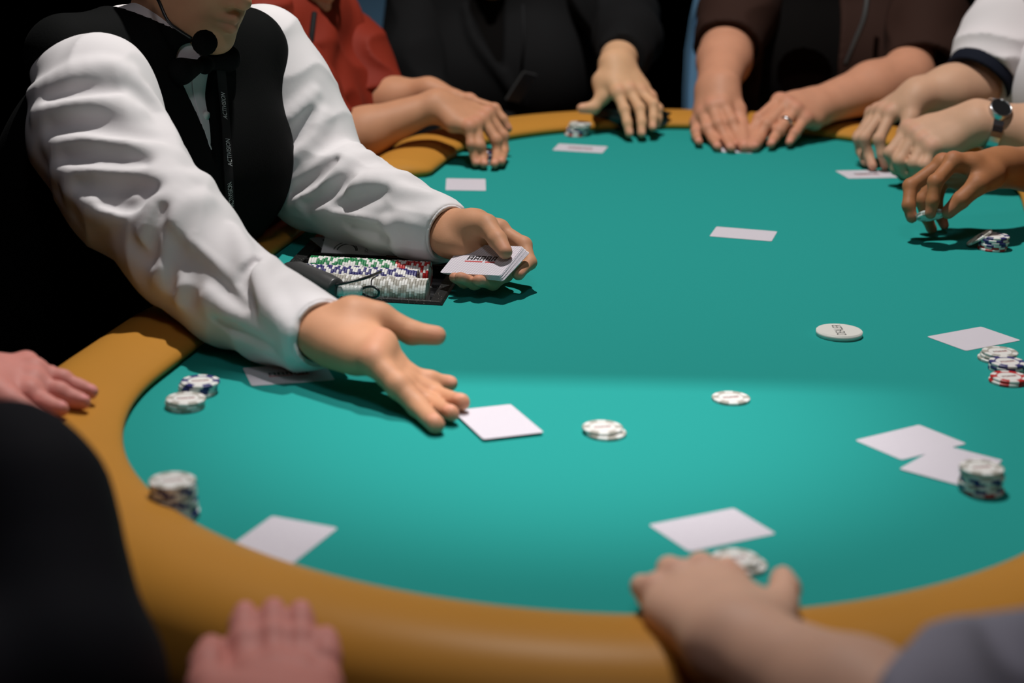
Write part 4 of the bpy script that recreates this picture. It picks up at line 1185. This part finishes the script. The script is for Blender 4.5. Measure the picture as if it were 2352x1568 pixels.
# ---- person in a white tee with a wristwatch
P5R = hand('tee R', 'R', Q(2108, 219, 3.05), [(2047, 262, ('y', 3.03)), (2030, 256, ('y', 3.05)), (2016, 256, ('y', 3.07)), (2004, 262, ('y', 3.09))],
           [[(2019, 320, ('y', 3.0)), (2026, 354, ('y', 2.995)), (2033, 380, ('z', 0.010))], [(1985, 318, ('y', 3.02)), (1994, 354, ('y', 3.02)), (2005, 381, ('z', 0.010))],
            [(1972, 318, ('y', 3.045)), (1977, 348, ('y', 3.045)), (1988, 372, ('z', 0.012))], [(1972, 312, ('y', 3.07)), (1974, 338, ('y', 3.075)), (1984, 360, ('y', 3.075))]],
           [(2098, 240, ('y', 3.03)), (2092, 270, ('y', 3.01)), (2076, 305, ('y', 2.99)), (2062, 335, ('y', 2.98))], sc=1.02, fat=1.06, elbow=Q(2232, 205, 3.09), wr_r=0.024)
P5L = hand('tee L', 'L', Q(2246, 279, 2.86), [(2088, 296, ('y', 2.90)), (2104, 308, ('y', 2.88)), (2122, 326, ('y', 2.86)), (2142, 342, ('y', 2.845))],
           [[(2046, 352, ('y', 2.88)), (2058, 388, ('y', 2.875)), (2076, 405, ('z', 0.012))], [(2068, 370, ('y', 2.86)), (2080, 396, ('y', 2.86)), (2094, 408, ('z', 0.012))],
            [(2100, 376, ('y', 2.84)), (2104, 398, ('y', 2.845)), (2112, 410, ('z', 0.012))], [(2126, 380, ('y', 2.83)), (2126, 396, ('y', 2.835)), (2130, 408, ('z', 0.014))]],
           [(2195, 285, ('y', 2.90)), (2150, 305, ('y', 2.92)), (2110, 340, ('y', 2.92)), (2085, 370, ('y', 2.91))], sc=1.08, fat=1.1, elbow=Q(2480, 330, 2.86), wr_r=0.023)
s5r, s5l = Q(2400, -40, 3.22), Q(2640, -10, 2.95)
p5, ax5, nk5, ch5, pv5 = seated('person in a white tee with dark cuffs and a steel wristwatch', 'fair', s5r, s5l, Q(2232, 205, 3.09), Q(2480, 330, 2.86), P5R, P5L, Q(2480, -170, 3.1), (-0.95, -0.25, -0.3), pel=(1.15, 3.15, -0.30))
garment('tee_body', trunk(nk5, ch5, pv5, ax5, 0.08, 0.125, s5r, s5l), 0.006, M['tee'], p5)
for ch_ in ([(s5r, 0.066), (Q(2330, 70, 3.15), 0.068), (Q(2258, 172, 3.095), 0.062)], [(s5l, 0.066), (Q(2600, 120, 2.93), 0.066), (Q(2540, 220, 2.90), 0.060)]):
    e_ = np.asarray(ch_[-1][0]); a_ = e_ - np.asarray(ch_[-2][0]); a_ /= np.linalg.norm(a_)
    garment('short_sleeve', [tube_node(ch_, amp=wrinkle(0.013, 24, 21)), Node([RC(e_ - a_ * 0.01, e_ + a_ * 0.06, 0.052, 0.056)], K=0.002, op='s')], 0.004, M['tee'], p5)
    garment('sleeve_trim', [Node([RC(e_ - a_ * 0.006, e_ + a_ * 0.05, 0.0635, 0.060)], cut=[(e_ + a_ * 0.020, a_), (e_ - a_ * 0.004, -a_)], sub=[RC(e_ - a_ * 0.03, e_ + a_ * 0.08, 0.054, 0.053)])], 0.003, M['navy'], p5)
# wristwatch
wc = P5L['wrist'] + (Q(2480, 330, 2.86) - P5L['wrist']) * 0.13
wa = Q(2480, 330, 2.86) - P5L['wrist']; wa /= np.linalg.norm(wa)
wt = empty('wristwatch', tuple(wc)); tag(wt, 'steel wristwatch with dark dial on the near wrist of the person in white tee', 'watch')
nz = P5L['dors'] * 0.7 + np.array([-0.1, -0.35, 0.35]); nz -= wa * (nz @ wa); nz /= np.linalg.norm(nz); ny = np.cross(nz, wa)
Rw = Matrix([[ny[i], wa[i], nz[i]] for i in range(3)]).to_4x4()
R0 = 0.033


def local(o): o.parent = wt; o.matrix_local = Rw; return o


bm = bmesh.new(); rr = bmesh.ops.create_cone(bm, cap_ends=True, segments=40, radius1=0.0185, radius2=0.0175, depth=0.009)
for v in bm.verts: v.co.z += R0 + 0.004
local(bm_obj('case', bm, [M['metal']], smooth=False))
bm = bmesh.new(); rr = bmesh.ops.create_cone(bm, cap_ends=True, segments=40, radius1=0.0158, radius2=0.0150, depth=0.001)
for v in bm.verts: v.co.z += R0 + 0.009
local(bm_obj('dial', bm, [M['black_plastic']], smooth=False))
V, F = tube([(0.0168 * math.cos(t), 0.0168 * math.sin(t), R0 + 0.009) for t in np.linspace(0, 2 * math.pi, 41)], 0.0013, 8); local(mesh_np('bezel', V, F, [M['metal']]))
LINK = None
for i in range(24):
    a = math.radians(30 + i * (360 - 60) / 23)
    bm = bmesh.new(); box(bm, (-0.0042, -0.0085, -0.0014), (0.0042, 0.0085, 0.0014))
    if LINK is None:
        lk = bm_obj('strap_link', bm, [M['metal']], smooth=False); LINK = lk.data
    else:
        bm.free(); lk = bpy.data.objects.new('strap_link', LINK); COL.objects.link(lk)
    px_, pz_ = 0.044 * math.sin(a), 0.0345 * math.cos(a)
    lk.parent = wt; lk.matrix_local = Rw @ Matrix.Translation((px_, 0, pz_)) @ Matrix.Rotation(math.atan2(px_ / 0.044 ** 2, pz_ / 0.0345 ** 2), 4, 'Y')

# ---- person whose bare dark forearm comes in from the right, picking up chips
P6R = hand('chips R', 'R', Q(2300, 383, 2.56), [(2190, 372, ('y', 2.505)), (2166, 376, ('y', 2.535)), (2160, 392, ('y', 2.56)), (2164, 408, ('y', 2.58))],
           [[(2149, 418, ('y', 2.475)), (2142, 462, ('y', 2.465)), (2138, 491, ('y', 2.462))], [(2092, 428, ('y', 2.52)), (2087, 472, ('y', 2.50)), (2095, 500, ('y', 2.495))],
            [(2118, 460, ('y', 2.55)), (2128, 498, ('y', 2.545)), (2141, 526, ('z', 0.010))], [(2150, 468, ('y', 2.57)), (2162, 500, ('y', 2.56)), (2170, 517, ('y', 2.552))]],
           [(2274, 402, ('y', 2.515)), (2246, 424, ('y', 2.49)), (2206, 460, ('y', 2.478)), (2178, 487, ('y', 2.475))], sc=1.0, fat=1.14, elbow=Q(2560, 405, 2.66), wr_r=0.021)
s6r, s6l = Q(2640, 60, 2.72), Q(2860, 60, 2.42)
p6, ax6, nk6, ch6, pv6 = seated('person whose dark bare forearm reaches in from the right frame edge, pinching grey chips', 'brown', s6r, s6l, Q(2560, 405, 2.66), None, P6R, None, Q(2780, -140, 2.55), (-0.9, -0.3, -0.3), pel=(1.20, 2.60, -0.30))
garment('shirt_body', trunk(nk6, ch6, pv6, ax6, 0.07, 0.12, s6r, s6l), 0.008, M['navy'], p6)
garment('short_sleeve', [tube_node([(s6r, 0.064), (Q(2600, 220, 2.69), 0.062), (Q(2565, 330, 2.66), 0.056)])], 0.006, M['navy'], p6)
cq = Vector((0.10, -0.72, -0.68)).normalized()
cc = Q(2137, 494, 2.487); nq = Vector((-0.12, 0.50, 0.86)).normalized(); qq = nq.to_track_quat('Z', 'Y')
for i in range(2):
    chip('grey', tuple(Vector(cc) + nq * (CHIP_H * (i - 1))), rot=qq @ Matrix.Rotation(0.4 * i, 3, 'Z').to_quaternion(), label='grey and white chip %s pinched by the dark hand' % ('above its twin,' if i else 'below its twin,'), group='chips pinched by the dark hand', printed=False)

# ---- near person, hand and lavender sleeve only
P7L = hand('near L', 'L', Q(1690, 1478, 1.125), [(1678, 1335, ('y', 1.225)), (1618, 1318, ('y', 1.235)), (1553, 1328, ('y', 1.235)), (1500, 1362, ('y', 1.225))],
           [[(1668, 1312, ('y', 1.272)), (1665, 1318, ('y', 1.295)), (1664, 1325, ('y', 1.305))], [(1610, 1300, ('y', 1.280)), (1610, 1305, ('y', 1.305)), (1612, 1312, ('y', 1.312))],
            [(1538, 1308, ('y', 1.275)), (1545, 1310, ('y', 1.300)), (1555, 1318, ('y', 1.307))], [(1476, 1348, ('y', 1.252)), (1474, 1352, ('y', 1.270)), (1484, 1362, ('y', 1.280))]],
           [(1762, 1440, ('y', 1.155)), (1790, 1395, ('y', 1.19)), (1802, 1352, ('y', 1.222)), (1796, 1328, ('y', 1.246))], sc=1.0, fat=1.06, elbow=Q(2140, 1735, 0.98), wr_r=0.025)
e7 = Q(2140, 1735, 0.98); s7 = np.array([0.42, 0.72, 0.22])
nd7 = P7L['nodes'] + [Node([RC(e7, s7, 0.040, 0.045)], K=0.02), Node([RC(s7, np.array([0.55, 0.62, 0.24]), 0.045, 0.06), RC(np.array([0.55, 0.62, 0.24]), np.array([0.55, 0.62, -0.2]), 0.07, 0.09)], k=0.03, K=0.03)]
p7 = person('person', 'near person in a lavender sleeve, hand resting at the felt edge by the camera', 0.0028, SK['near'], nd7, [dict(P7L, nodes=[])])
w7 = P7L['wrist']; d7 = e7 - w7; d7 /= np.linalg.norm(d7)
b7 = w7 + d7 * 0.185
nd = [Node([RC(b7, e7, 0.052, 0.078), RC(e7, s7, 0.078, 0.078), RC(s7, np.array([0.55, 0.62, 0.20]), 0.066, 0.10), RC(np.array([0.55, 0.62, 0.20]), np.array([0.55, 0.62, -0.25]), 0.11, 0.13)], k=0.03, amp=wrinkle(0.006, 26, 31), cut=[(b7, -d7)])]
nd.append(Node([RC(b7 - d7 * 0.05, b7 + d7 * 0.03, 0.044, 0.044)], K=0.002, op='s'))
garment('sleeve', nd, 0.004, M['lavender'], p7)

# ---- near person in black at the left, both hands on the rail
P8R = hand('black R', 'R', Q(640, 1690, 1.02), [(572, 1560, ('y', 1.10)), (632, 1548, ('y', 1.105)), (690, 1556, ('y', 1.105)), (742, 1580, ('y', 1.10))],
           [[(560, 1480, ('y', 1.135)), (560, 1436, ('y', 1.155)), (562, 1408, ('y', 1.168))], [(626, 1468, ('y', 1.140)), (626, 1425, ('y', 1.160)), (628, 1400, ('y', 1.172))],
            [(690, 1474, ('y', 1.140)), (690, 1430, ('y', 1.158)), (690, 1404, ('y', 1.170))], [(748, 1510, ('y', 1.125)), (750, 1480, ('y', 1.138)), (748, 1462, ('y', 1.147))]],
           [(520, 1640, ('y', 1.06)), (478, 1580, ('y', 1.085)), (476, 1525, ('y', 1.11)), (486, 1488, ('y', 1.128))], fat=1.12, fr=(1.14, 1.14, 1.16, 1.2), elbow=np.array([-0.28, 0.80, -0.02]))
P8L = hand('black L', 'L', Q(-65, 868, 1.638), [(66, 905, ('y', 1.623)), (76, 878, ('y', 1.643)), (78, 853, ('y', 1.663)), (60, 838, ('y', 1.683))],
           [[(100, 928, ('y', 1.613)), (122, 936, ('y', 1.610)), (142, 940, ('y', 1.608))], [(136, 902, ('y', 1.638)), (168, 916, ('y', 1.636)), (192, 924, ('y', 1.633))],
            [(142, 872, ('y', 1.663)), (182, 890, ('y', 1.660)), (210, 901, ('y', 1.658))], [(118, 862, ('y', 1.688)), (150, 878, ('y', 1.688)), (178, 889, ('y', 1.688))]],
           [(-30, 900, ('y', 1.603)), (20, 925, ('y', 1.588)), (55, 945, ('y', 1.583)), (85, 955, ('y', 1.583))], fat=1.05, elbow=np.array([-0.62, 1.46, 0.02]))
s8r, s8l = np.array([-0.36, 0.86, 0.22]), np.array([-0.66, 1.14, 0.22])
p8, ax8, nk8, ch8, pv8 = seated('near person in black whose back fills the left frame edge, hands on the rail', 'rosy', s8r, s8l, np.array([-0.28, 0.80, -0.02]), np.array([-0.62, 1.46, 0.02]), P8R, P8L, np.array([-0.54, 1.02, 0.46]), (0.6, 0.7, -0.3), pel=(-0.62, 0.92, -0.35))
E8 = [Q(72, 1165, 1.17), Q(96, 1305, 1.14), Q(125, 1570, 1.08), Q(20, 1085, 1.20), Q(-90, 1050, 1.26)]
jk = trunk(nk8, ch8, pv8, ax8, 0.08, 0.12, s8r, s8l) + [Node([RC(E8[4], E8[3], 0.034, 0.045), RC(E8[3], E8[0], 0.045, 0.050), RC(E8[0], E8[1], 0.050, 0.050), RC(E8[1], E8[2], 0.050, 0.075)], k=0.03, K=0.05)]
garment('jacket', jk, 0.006, M['blackfab'], p8)
garment('jacket_sleeve', [tube_node([(s8l, 0.064), (np.array([-0.64, 1.44, 0.02]), 0.058), (P8L['wrist'] + np.array([-0.02, -0.02, 0]), 0.036)])], 0.006, M['blackfab'], p8)
garment('jacket_sleeve', [tube_node([(s8r, 0.064), (np.array([-0.28, 0.80, -0.02]), 0.056), (P8R['wrist'] + np.array([-0.01, -0.03, -0.005]), 0.036)])], 0.006, M['blackfab'], p8)

# ================================================================== small things on and around the table


def mtx(c, x, y, z): return Matrix([[x[i], y[i], z[i], c[i]] for i in range(3)] + [[0, 0, 0, 1]])


# black wraparound sunglasses under the far hand
M['lens'] = mat('dark_lens', (0.010, 0.006, 0.004), 0.12, 0, 1, 0.5)
gl = empty('sunglasses', tuple(at_z(1452, 301, 0.0)), 0.05); tag(gl, 'black sunglasses lying under the hand of the person in black suit', 'sunglasses')
for sg in (-1, 1):
    V, F = [], []; nu, nv = 14, 8
    for lay in (0, 1):
        for i in range(nu + 1):
            for j in range(nv + 1):
                u_, v_ = i / nu, j / nv
                x = sg * (0.007 + 0.060 * u_); hgt = 0.034 * (1 - 0.25 * u_ ** 3) * (0.5 + 0.5 * min(1, (u_ * 6 + 0.4)))
                z = 0.004 + 0.018 + (v_ - 0.5) * hgt * (1 - 0.25 * (abs(2 * u_ - 1)) ** 4); yy = 0.020 * (abs(x) / 0.067) ** 2 + (v_ - 0.5) ** 2 * 0.006 + lay * 0.0016
                V.append((x, yy, z))
    n_ = (nu + 1) * (nv + 1)
    for lay in (0, 1):
        for i in range(nu):
            for j in range(nv):
                a = lay * n_ + i * (nv + 1) + j; F.append((a, a + 1, a + nv + 2, a + nv + 1) if lay else (a, a + nv + 1, a + nv + 2, a + 1))
    rim = [i * (nv + 1) for i in range(nu + 1)] + [nu * (nv + 1) + j for j in range(1, nv + 1)] + [i * (nv + 1) + nv for i in range(nu - 1, -1, -1)] + [j for j in range(nv - 1, 0, -1)]
    for k in range(len(rim)):
        a, b = rim[k], rim[(k + 1) % len(rim)]; F.append((a, b, n_ + b, n_ + a))
    mesh_np('lens', V, F, [M['lens']], gl)
    V2, F2 = tube([Vector(V[k]) for k in rim] + [Vector(V[rim[0]])], 0.0022, 8); mesh_np('lens_rim', V2, F2, [M['black_plastic']], gl)
    V2, F2 = tube(spline([(sg * 0.066, 0.018, 0.030), (sg * 0.072, 0.024, 0.030), (sg * 0.060, 0.034, 0.024), (0.0, 0.042 + 0.005 * sg, 0.016), (-sg * 0.045, 0.040 + 0.005 * sg, 0.006)], 5), 0.0028, 8); mesh_np('temple', V2, F2, [M['black_plastic']], gl)
V2, F2 = tube(spline([(-0.010, 0.001, 0.028), (0, -0.001, 0.031), (0.010, 0.001, 0.028)], 5), 0.0030, 8); mesh_np('bridge', V2, F2, [M['black_plastic']], gl)

# cable with a clear plug lying over the tray chips
cb0 = at_z(712, 642, 0.034); cb = empty('microphone_cable', tuple(cb0)); tag(cb, 'dark grey cable plug with clear connector and looped wire on the tray edge', 'cable')


def keepc(o): o.parent = cb; o.matrix_parent_inverse = Matrix.Translation(-cb.location); return o


A = [at_z(660, 622, 0.036), at_z(690, 630, 0.036), at_z(730, 648, 0.033), at_z(762, 662, 0.030), at_z(774, 667, 0.029)]
V, F = tube(spline(A, 5), list(np.interp(np.linspace(0, 1, 21), [0, 0.2, 0.6, 0.92, 1], [0.011, 0.0150, 0.0160, 0.0145, 0.010])), 20); keepc(mesh_np('plug_body', V, F, [M['grey_plastic']]))
B0, B1 = at_z(774, 667, 0.029), at_z(829, 667, 0.026)
ns = 25; V, F = tube([B0 + (B1 - B0) * t for t in np.linspace(0, 1, ns)], [0.0062 + (0.0008 if (i // 2) % 2 else 0) for i in range(ns)], 16); keepc(mesh_np('clear_connector', V, F, [M['clear']]))
lp = [at_z(x, y, z) for x, y, z in ((826, 667, 0.026), (838, 660, 0.030), (856, 658, 0.032), (870, 668, 0.028), (866, 680, 0.020), (850, 683, 0.017), (836, 676, 0.020), (826, 670, 0.025))]
V, F = tube(spline(lp, 6), 0.0016, 8); keepc(mesh_np('wire_loop', V, F, [M['black_plastic']]))
V, F = tube(spline([at_z(768, 655, 0.036), at_z(800, 648, 0.040), at_z(840, 638, 0.042), at_z(874, 624, 0.040)], 6), 0.0018, 8); keepc(mesh_np('wire', V, F, [M['black_plastic']]))
V, F = tube(spline([at_z(853, 659, 0.032), at_z(853, 645, 0.036), at_z(858, 638, 0.036), at_z(868, 633, 0.034)], 6), 0.0009, 6); keepc(mesh_np('wire', V, F, [M['black_plastic']]))

# joker card leaning in the tray slot, and a picture card lying behind it
ax_ = -np.array([TA[0], TA[1], 0]); bx_ = np.array([TB[0], TB[1], 0]); lean = math.radians(58)
upc = np.array([0, 0, math.cos(lean)]) + bx_ * math.sin(lean); nc = np.cross(ax_, upc)
jb = at_z(727, 588, 0.006) + ax_ * CL / 2; jb = np.array([jb[0], jb[1], 0]) + np.array([0, 0, -0.012]) + bx_ * 0.0
jc = jb + upc * CW / 2
jk_ = bpy.data.objects.new('playing_card', CARD.copy()); COL.objects.link(jk_); jk_.data.materials[0] = M['card']; jk_.matrix_world = mtx(jc, ax_, upc, nc)
tag(jk_, 'white joker card standing in the slot of the chip tray', 'playing card')


def decal(name, me, par, x, y, sc=1.0, rot=0.0, m=None):
    me.materials.clear(); o = link(name, me, [m or M['ink']], par, False); o.location = (x, y, CT + 0.00008); o.scale = (sc, sc, 1); o.rotation_euler = (0, 0, rot); return o


decal('lettering', text_mesh('JOKER', 0.0062), jk_, 0.0165, 0.012, 1.0, math.pi / 2)
bm = bmesh.new()      # spade: heart of two lobes, a point and a stem
pts = []
for t in np.linspace(0, 2 * math.pi, 40, endpoint=False):
    x = 16 * math.sin(t) ** 3; y = -(13 * math.cos(t) - 5 * math.cos(2 * t) - 2 * math.cos(3 * t) - math.cos(4 * t)); pts.append((x * 0.00022, y * 0.00022))
bm.faces.new([bm.verts.new((x, y, 0)) for x, y in pts]); bm.faces.new([bm.verts.new((x, y, 0)) for x, y in ((-0.0014, -0.0045), (0.0014, -0.0045), (0.0004, -0.001), (-0.0004, -0.001))])
me = bpy.data.meshes.new('spade'); bm.to_mesh(me); bm.free(); decal('spade_print', me, jk_, 0.0265, 0.0225, 1.0, -math.pi / 2)
for r0, r1, dx in ((0.0155, 0.0168, 0.0), (0.0120, 0.0138, 0.0015)):
    bm = bmesh.new(); n_ = 40; vv_ = [[bm.verts.new((dx + r_ * math.cos(t), r_ * math.sin(t), 0)) for t in np.linspace(0.1, math.pi - 0.1, n_)] for r_ in (r0, r1)]
    for i in range(n_ - 1): bm.faces.new((vv_[0][i], vv_[0][i + 1], vv_[1][i + 1], vv_[1][i]))
    me = bpy.data.meshes.new('ring_print'); bm.to_mesh(me); bm.free(); decal('ring_print', me, jk_, -0.012, 0.004)
pc = at_z(800, 548, 0.012)
pcd = card(Matrix.Translation((pc[0], pc[1], 0.0068)) @ Matrix.Rotation(0.55, 4, 'Z') @ Matrix.Rotation(0.12, 4, 'X'), 'picture card lying in the tray behind the joker card')
bm = bmesh.new()
for x0, y0, x1, y1, mi in ((-0.03, -0.02, 0.03, 0.02, 0), (-0.024, -0.014, 0.0, 0.002, 1), (0.004, -0.004, 0.026, 0.014, 2)):
    f = bm.faces.new([bm.verts.new((x, y, 0.00002 * (mi + 1))) for x, y in ((x0, y0), (x1, y0), (x1, y1), (x0, y1))]); f.material_index = mi
me = bpy.data.meshes.new('picture_print'); bm.to_mesh(me); bm.free()
for k in ('ink', 'ink_red', 'blue'): me.materials.append(M[k])
o = link('picture_print', me, [], pcd, False); o.location = (0, 0, CT + 0.00005)
p4c = at_z(1690, 346, 0.0)
card(flat(p4c[0], p4c[1] + 0.025, 1.45), 'face-down card under the fingertips of the person in brown')


# blue upholstered chairs behind the far players
def chair(px, y, label, rz, w=0.44):
    c = at_y(px, 150, y); t = empty('chair', (c[0], c[1], FLOOR), rz); tag(t, label, 'chair', 'blue chairs behind the far players')
    bm = bmesh.new(); vs_ = box(bm, (-w / 2, -0.02, 0.52), (w / 2, 0.05, 1.06)); bmesh.ops.subdivide_edges(bm, edges=bm.edges[:], cuts=5, use_grid_fill=True)
    for v in bm.verts:
        u_ = v.co.x / (w / 2); zz = (v.co.z - 0.52) / 0.54
        v.co.x *= 1 - 0.22 * max(0, zz - 0.6) ** 1.5 * 2.0; v.co.y += 0.04 * u_ * u_ * -1 + 0.06 * zz
        v.co.z -= 0.10 * abs(u_) ** 3 * max(0, zz)
    bmesh.ops.bevel(bm, geom=[e for e in bm.edges if len(e.link_faces) == 2 and e.calc_face_angle(0) > 1.0], offset=0.015, segments=2, affect='EDGES')
    bm_obj('backrest', bm, [M['blue_cloth']], t)
    bm = bmesh.new(); box(bm, (-w / 2, -0.42, 0.42), (w / 2, 0.02, 0.49)); bmesh.ops.bevel(bm, geom=bm.edges[:], offset=0.02, segments=3, affect='EDGES'); bm_obj('seat', bm, [M['blue_cloth']], t)
    for sx in (-1, 1):
        for y0, ztop in ((-0.38, 0.42), (0.02, 0.56)):
            V, F = tube([(sx * (w / 2 - 0.03), y0, ztop), (sx * (w / 2 - 0.02), y0 + (0.03 if y0 > -0.1 else -0.02), 0.0)], 0.012, 10); mesh_np('leg', V, F, [M['black_plastic']], t)
    return t


chair(1812, 4.02, 'blue chair back showing behind the person in brown shirt', 0.1, 0.46)
chair(960, 4.25, 'blue chair behind the gap between rust red shirt and black suit', -0.1, 0.46)
